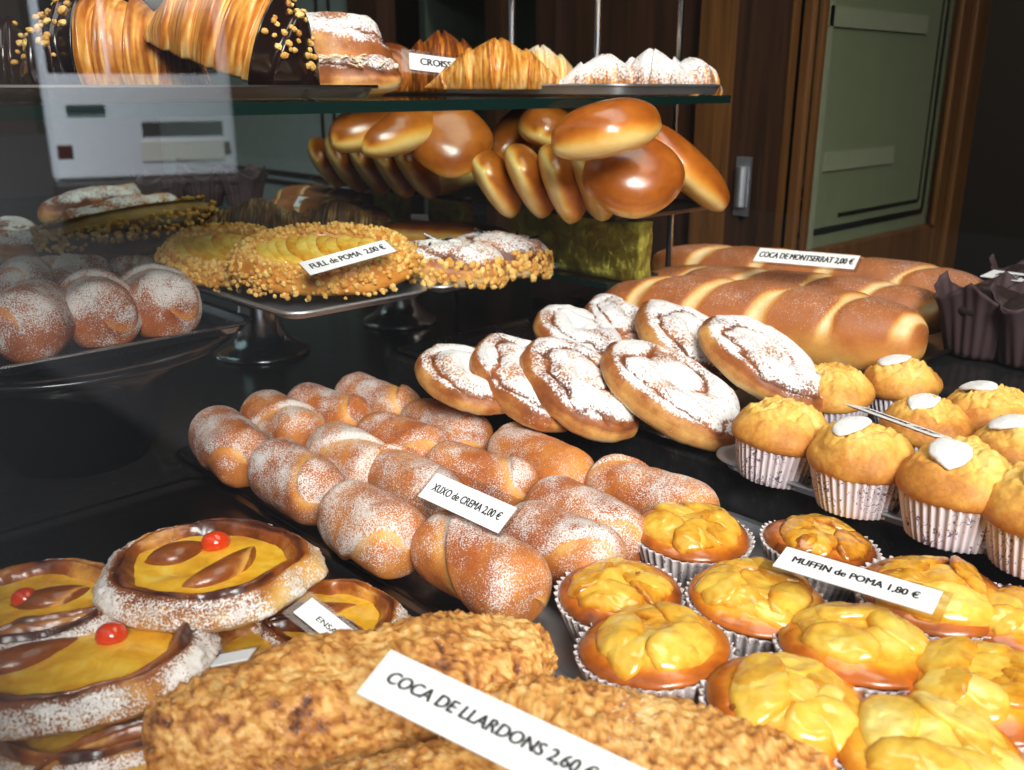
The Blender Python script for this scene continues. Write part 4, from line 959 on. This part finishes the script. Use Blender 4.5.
# ---------------------------------------------------------------- custard spirals with cherries
zk = -.3318
def cs(seed, lb_, px, dz, a, b_, T, rz, lean=(0, 0), **k):
    p = at(*px, zk + dz + T * .5); p.z = H + zk + dz; return cream_spiral(seed, lb_, p, a, b_, T, R(rz), lean, **k)
cs(73, 'bottom custard spiral with a broad sugared rim, under the cherry one', (108, 712), 0, .078, .058, .026, -30, (0, 0), cherry=False, curls=((.0, .02, .05, .4),))
cs(74, 'custard spiral at the bottom left, mostly under the others', (140, 792), 0, .06, .05, .024, -30, cherry=False, curls=())
cs(76, 'custard spiral mostly hidden behind the flatbread, carrying the small signs', (282, 668), 0, .06, .05, .024, -40, cherry=False, curls=((.02, .0, .04, .6),))
cs(77, 'sugared custard spiral peeking out beside the sugared rolls', (322, 622), .0, .055, .042, .022, -50, cherry=False, curls=((-.01, .0, .05, .2),))
cs(72, 'custard spiral with a cherry at the left edge, behind', (28, 612), .030, .062, .052, .022, -35, (0, 0), curls=((.012, .004, .035, .3),), chp=(-.002, .004), chr_=.0075)
cs(75, 'custard spiral with a cherry at the left edge, in front', (78, 664), .028, .070, .052, .024, -28, (0, 0), curls=((-.03, .004, .05, .2),), chp=(.016, .012), chr_=.0085)
cs(71, 'large custard spiral with an orange-red cherry on top of the pile', (208, 572), .044, .066, .056, .024, -30, (.05, 0), curls=((-.018, .016, .03, .4), (.012, -.008, .045, .75)), chp=(.004, .022), chr_=.0085)

# ---------------------------------------------------------------- crackling flatbreads
p = at(364, 676, -.292); p.z = H - .3318
lump(81, 'long crackling flatbread in front, under the white sign', p, .215, .074, .062, R(-22))
p = at(640, 756, -.30); p.z = H - .3318
lump(82, 'crackling flatbread at the right, beside the apple muffins', p, .20, .088, .055, R(-62))
p = at(418, 816, -.31); p.z = H - .3318
lump(83, 'pale crackling flatbread under the sign at the bottom edge', p, .16, .08, .045, R(-20))

# ---------------------------------------------------------------- price signs
sign('white sign reading COCA DE LLARDONS lying across the flatbreads', (391, 650), (655, 774), (338, 684), (.405, .36, .39), 'COCA DE LLARDONS 2,60 €', .78, .30, .05, -.05, .02, shear=.2, sleeve=False, group=None)
sign('sign reading MUFFIN de POMA on the apple muffins', (787, 547), (943, 592), (770, 565), (.565, .515, .55), 'MUFFIN de POMA 1,80 €', .80, .34, .04, -.01, .02, (.007, .005, .003, .004))
sign('sign reading XUXO de CREMA stuck among the sugared rolls', (437, 473), (517, 508), (420, 497), (.655, .61, .645), 'XUXO de CREMA 2,00 €', .84, .34, .03, 0, 0, (.003, .003, .007, .004))
sign('sign reading FULL de POMA leaning on the apple puff pastry', (299, 263), (384, 240), (307, 276), (.80, .84, .785), 'FULL de POMA  2,00 €', .86, .46, .03, 0, 0, (.001, .005, .001, .001))
sign('sign reading COCA DE MONTSERRAT on the slashed loaves', (760, 248), (860, 256), (756, 261), (1.02, .965, 1.005), 'COCA DE MONTSERRAT 2,00 €', .93, .5, .035, 0, 0, (.002, .003, .001, .003))
sign('sign reading CROISSANT on the top shelf', (409, 53), (481, 62), (409, 69), (1.0, 1.02, .99), 'CROISSANT', .70, .42, .06, 0, .05, (.008, .008, .006, .004))
sign('narrow sign seen edge-on among the sugar-topped muffins', (868, 408), (957, 440), (854, 407), (.72, .650, .70), 'MAGDALENA   1,50 €', .8, .4, .06, 0, 0, (.001, .001, .001, .001))
sign('small sign tilted over the dark-paper muffins at the right edge', (994, 270), (1050, 277), (986, 277), (1.0, .96, .975), 'MUFFIN', .5, .4, .05, -.05, 0, (.002, .002, .001, .001))
sign('small pale blue sign on the far slashed loaves', (299, 196), (340, 202), (296, 207), (1.27, 1.25, 1.26), 'COCA DE MONTSERRAT 2,00 €', .84, .3, .06, 0, 0, (.001, .001, .001, .001))
sign('sign reading ENSAI, its rest hidden by the flatbread', (312, 598), (404, 670), (289, 609), (.535, .505, .527), 'ENSAÏMADA 2,00 €', .74, .34, .025, .05, -.04, (.005, .0, .003, .004))
sign('blank end of a white sign above the flatbread', (220, 655), (256, 648), (224, 664), (.46, .46, .445), None, sl=(.001, .001, .006, .001))

# ---------------------------------------------------------------- van parked along the street (seen mirrored in the pane)
VY = 8.0
def vx(px, pyy=140): d = ray(px, pyy); return -(d.x / d.y) * VY + .07
def vz(px, pyy): d = ray(px, pyy); return d.z / d.y * VY + H
xa, xb, xm = vx(52), vx(228), vx(118)
van = empty('van', 'pale van seen mirrored in the shop window, rear doors towards us', 'van', None, ((xa + xb) / 2, VY, 0), (0, 0, R(19)))
def vb(name, mat, x0, x1, y0, y1, z0, z1, bev=.0): return MB().box(min(x0, x1) - (xa + xb) / 2, max(x0, x1) - (xa + xb) / 2, y0, y1, z0, z1).build(name, mat, van, bev)
zt_, zb_ = 2.0, vz(118, 178)
vb('body', M['van'], xa, xb, .02, 4.6, .42, zt_, .06)
vb('rear_door', M['van'], xa - .04, xm - .012, -.015, .02, zb_, zt_ - .1, .012); vb('rear_door', M['van'], xm + .012, xb + .04, -.015, .02, zb_, zt_ - .1, .012)
vb('rear_window', M['vanglass'], xa - .07, xm + .02, -.022, -.01, 1.29, 1.88, .01); vb('rear_window', M['vanglass'], xm - .02, xb + .12, -.022, -.01, 1.29, 1.88, .01)  # dark windows enlarged so the mirrored van does not pale the croissants
vb('handle', M['rubber'], vx(74), vx(111), -.05, -.012, vz(92, 113), vz(92, 105), .01)
vb('plate_recess', M['rubber'], vx(143), vx(216), -.024, -.012, vz(180, 135), vz(180, 121), .03)
vb('number_plate', M['plate'], vx(140), vx(216), -.028, -.012, vz(180, 160), vz(180, 139), .008)
vb('bumper', M['rubber'], xa, xb, -.08, .05, zb_ - .18, zb_ - .02, .03)
for xx in (xa - .12, xb + .12): vb('tail_lamp', M['red_lamp'], xx - .06, xx + .06, -.02, .01, .62, .74, .01)
for xx in (xa - .15, xb + .15):
    for yy in (.9, 3.7):
        w = MB().rod((xx - (xa + xb) / 2 - .09, yy, .30), (xx - (xa + xb) / 2 + .09, yy, .30), .32, 32).build('wheel', M['rubber'], van, .02)

# ---------------------------------------------------------------- light
def area(name, loc, tgt, size, power, col=(1, 1, 1), sy=None):
    l = bpy.data.lights.new(name, 'AREA'); l.energy = power; l.color = col; l.size = size
    if sy: l.shape = 'RECTANGLE'; l.size_y = sy
    o = bpy.data.objects.new(name, l); COL.objects.link(o); o.location = loc
    o.rotation_euler = (Vector(tgt) - Vector(loc)).to_track_quat('-Z', 'Y').to_euler(); return o
area('sky_over_street', (-1.1, -2.6, 3.2), (.5, .6, .95), 1.8, 390, (1, .975, .94), 1.5)
area('window_lamp', (.55, .25, 2.25), (.6, .5, .9), .5, 9, (1, .93, .82), 1.2)
area('shop_lamp', (2.6, 1.6, 2.7), (2.6, 1.4, 0), .8, 30, (1, .88, .68))
sun = bpy.data.lights.new('sun', 'SUN'); sun.energy = 7.5; sun.angle = R(1); so = bpy.data.objects.new('sun', sun); COL.objects.link(so); so.rotation_euler = Euler((R(-38), 0, R(170)))
so.rotation_euler = Vector((-.35, .9, -1.2)).to_track_quat('-Z', 'Y').to_euler()
w = bpy.data.worlds.new('sky'); SC.world = w; w.use_nodes = True
bg = w.node_tree.nodes['Background']; bg.inputs[0].default_value = (.78, .88, 1, 1); bg.inputs[1].default_value = .7
SC.view_settings.view_transform = 'Standard'; SC.view_settings.look = 'None'; SC.view_settings.gamma = 1; SC.view_settings.use_curve_mapping = False
SC.view_settings.exposure = 0.0
c = SC.cycles; c.use_denoising = True; c.max_bounces = 8; c.transparent_max_bounces = 24; c.diffuse_bounces = 3; c.glossy_bounces = 4; c.caustics_reflective = False; c.caustics_refractive = False; c.sample_clamp_indirect = 6
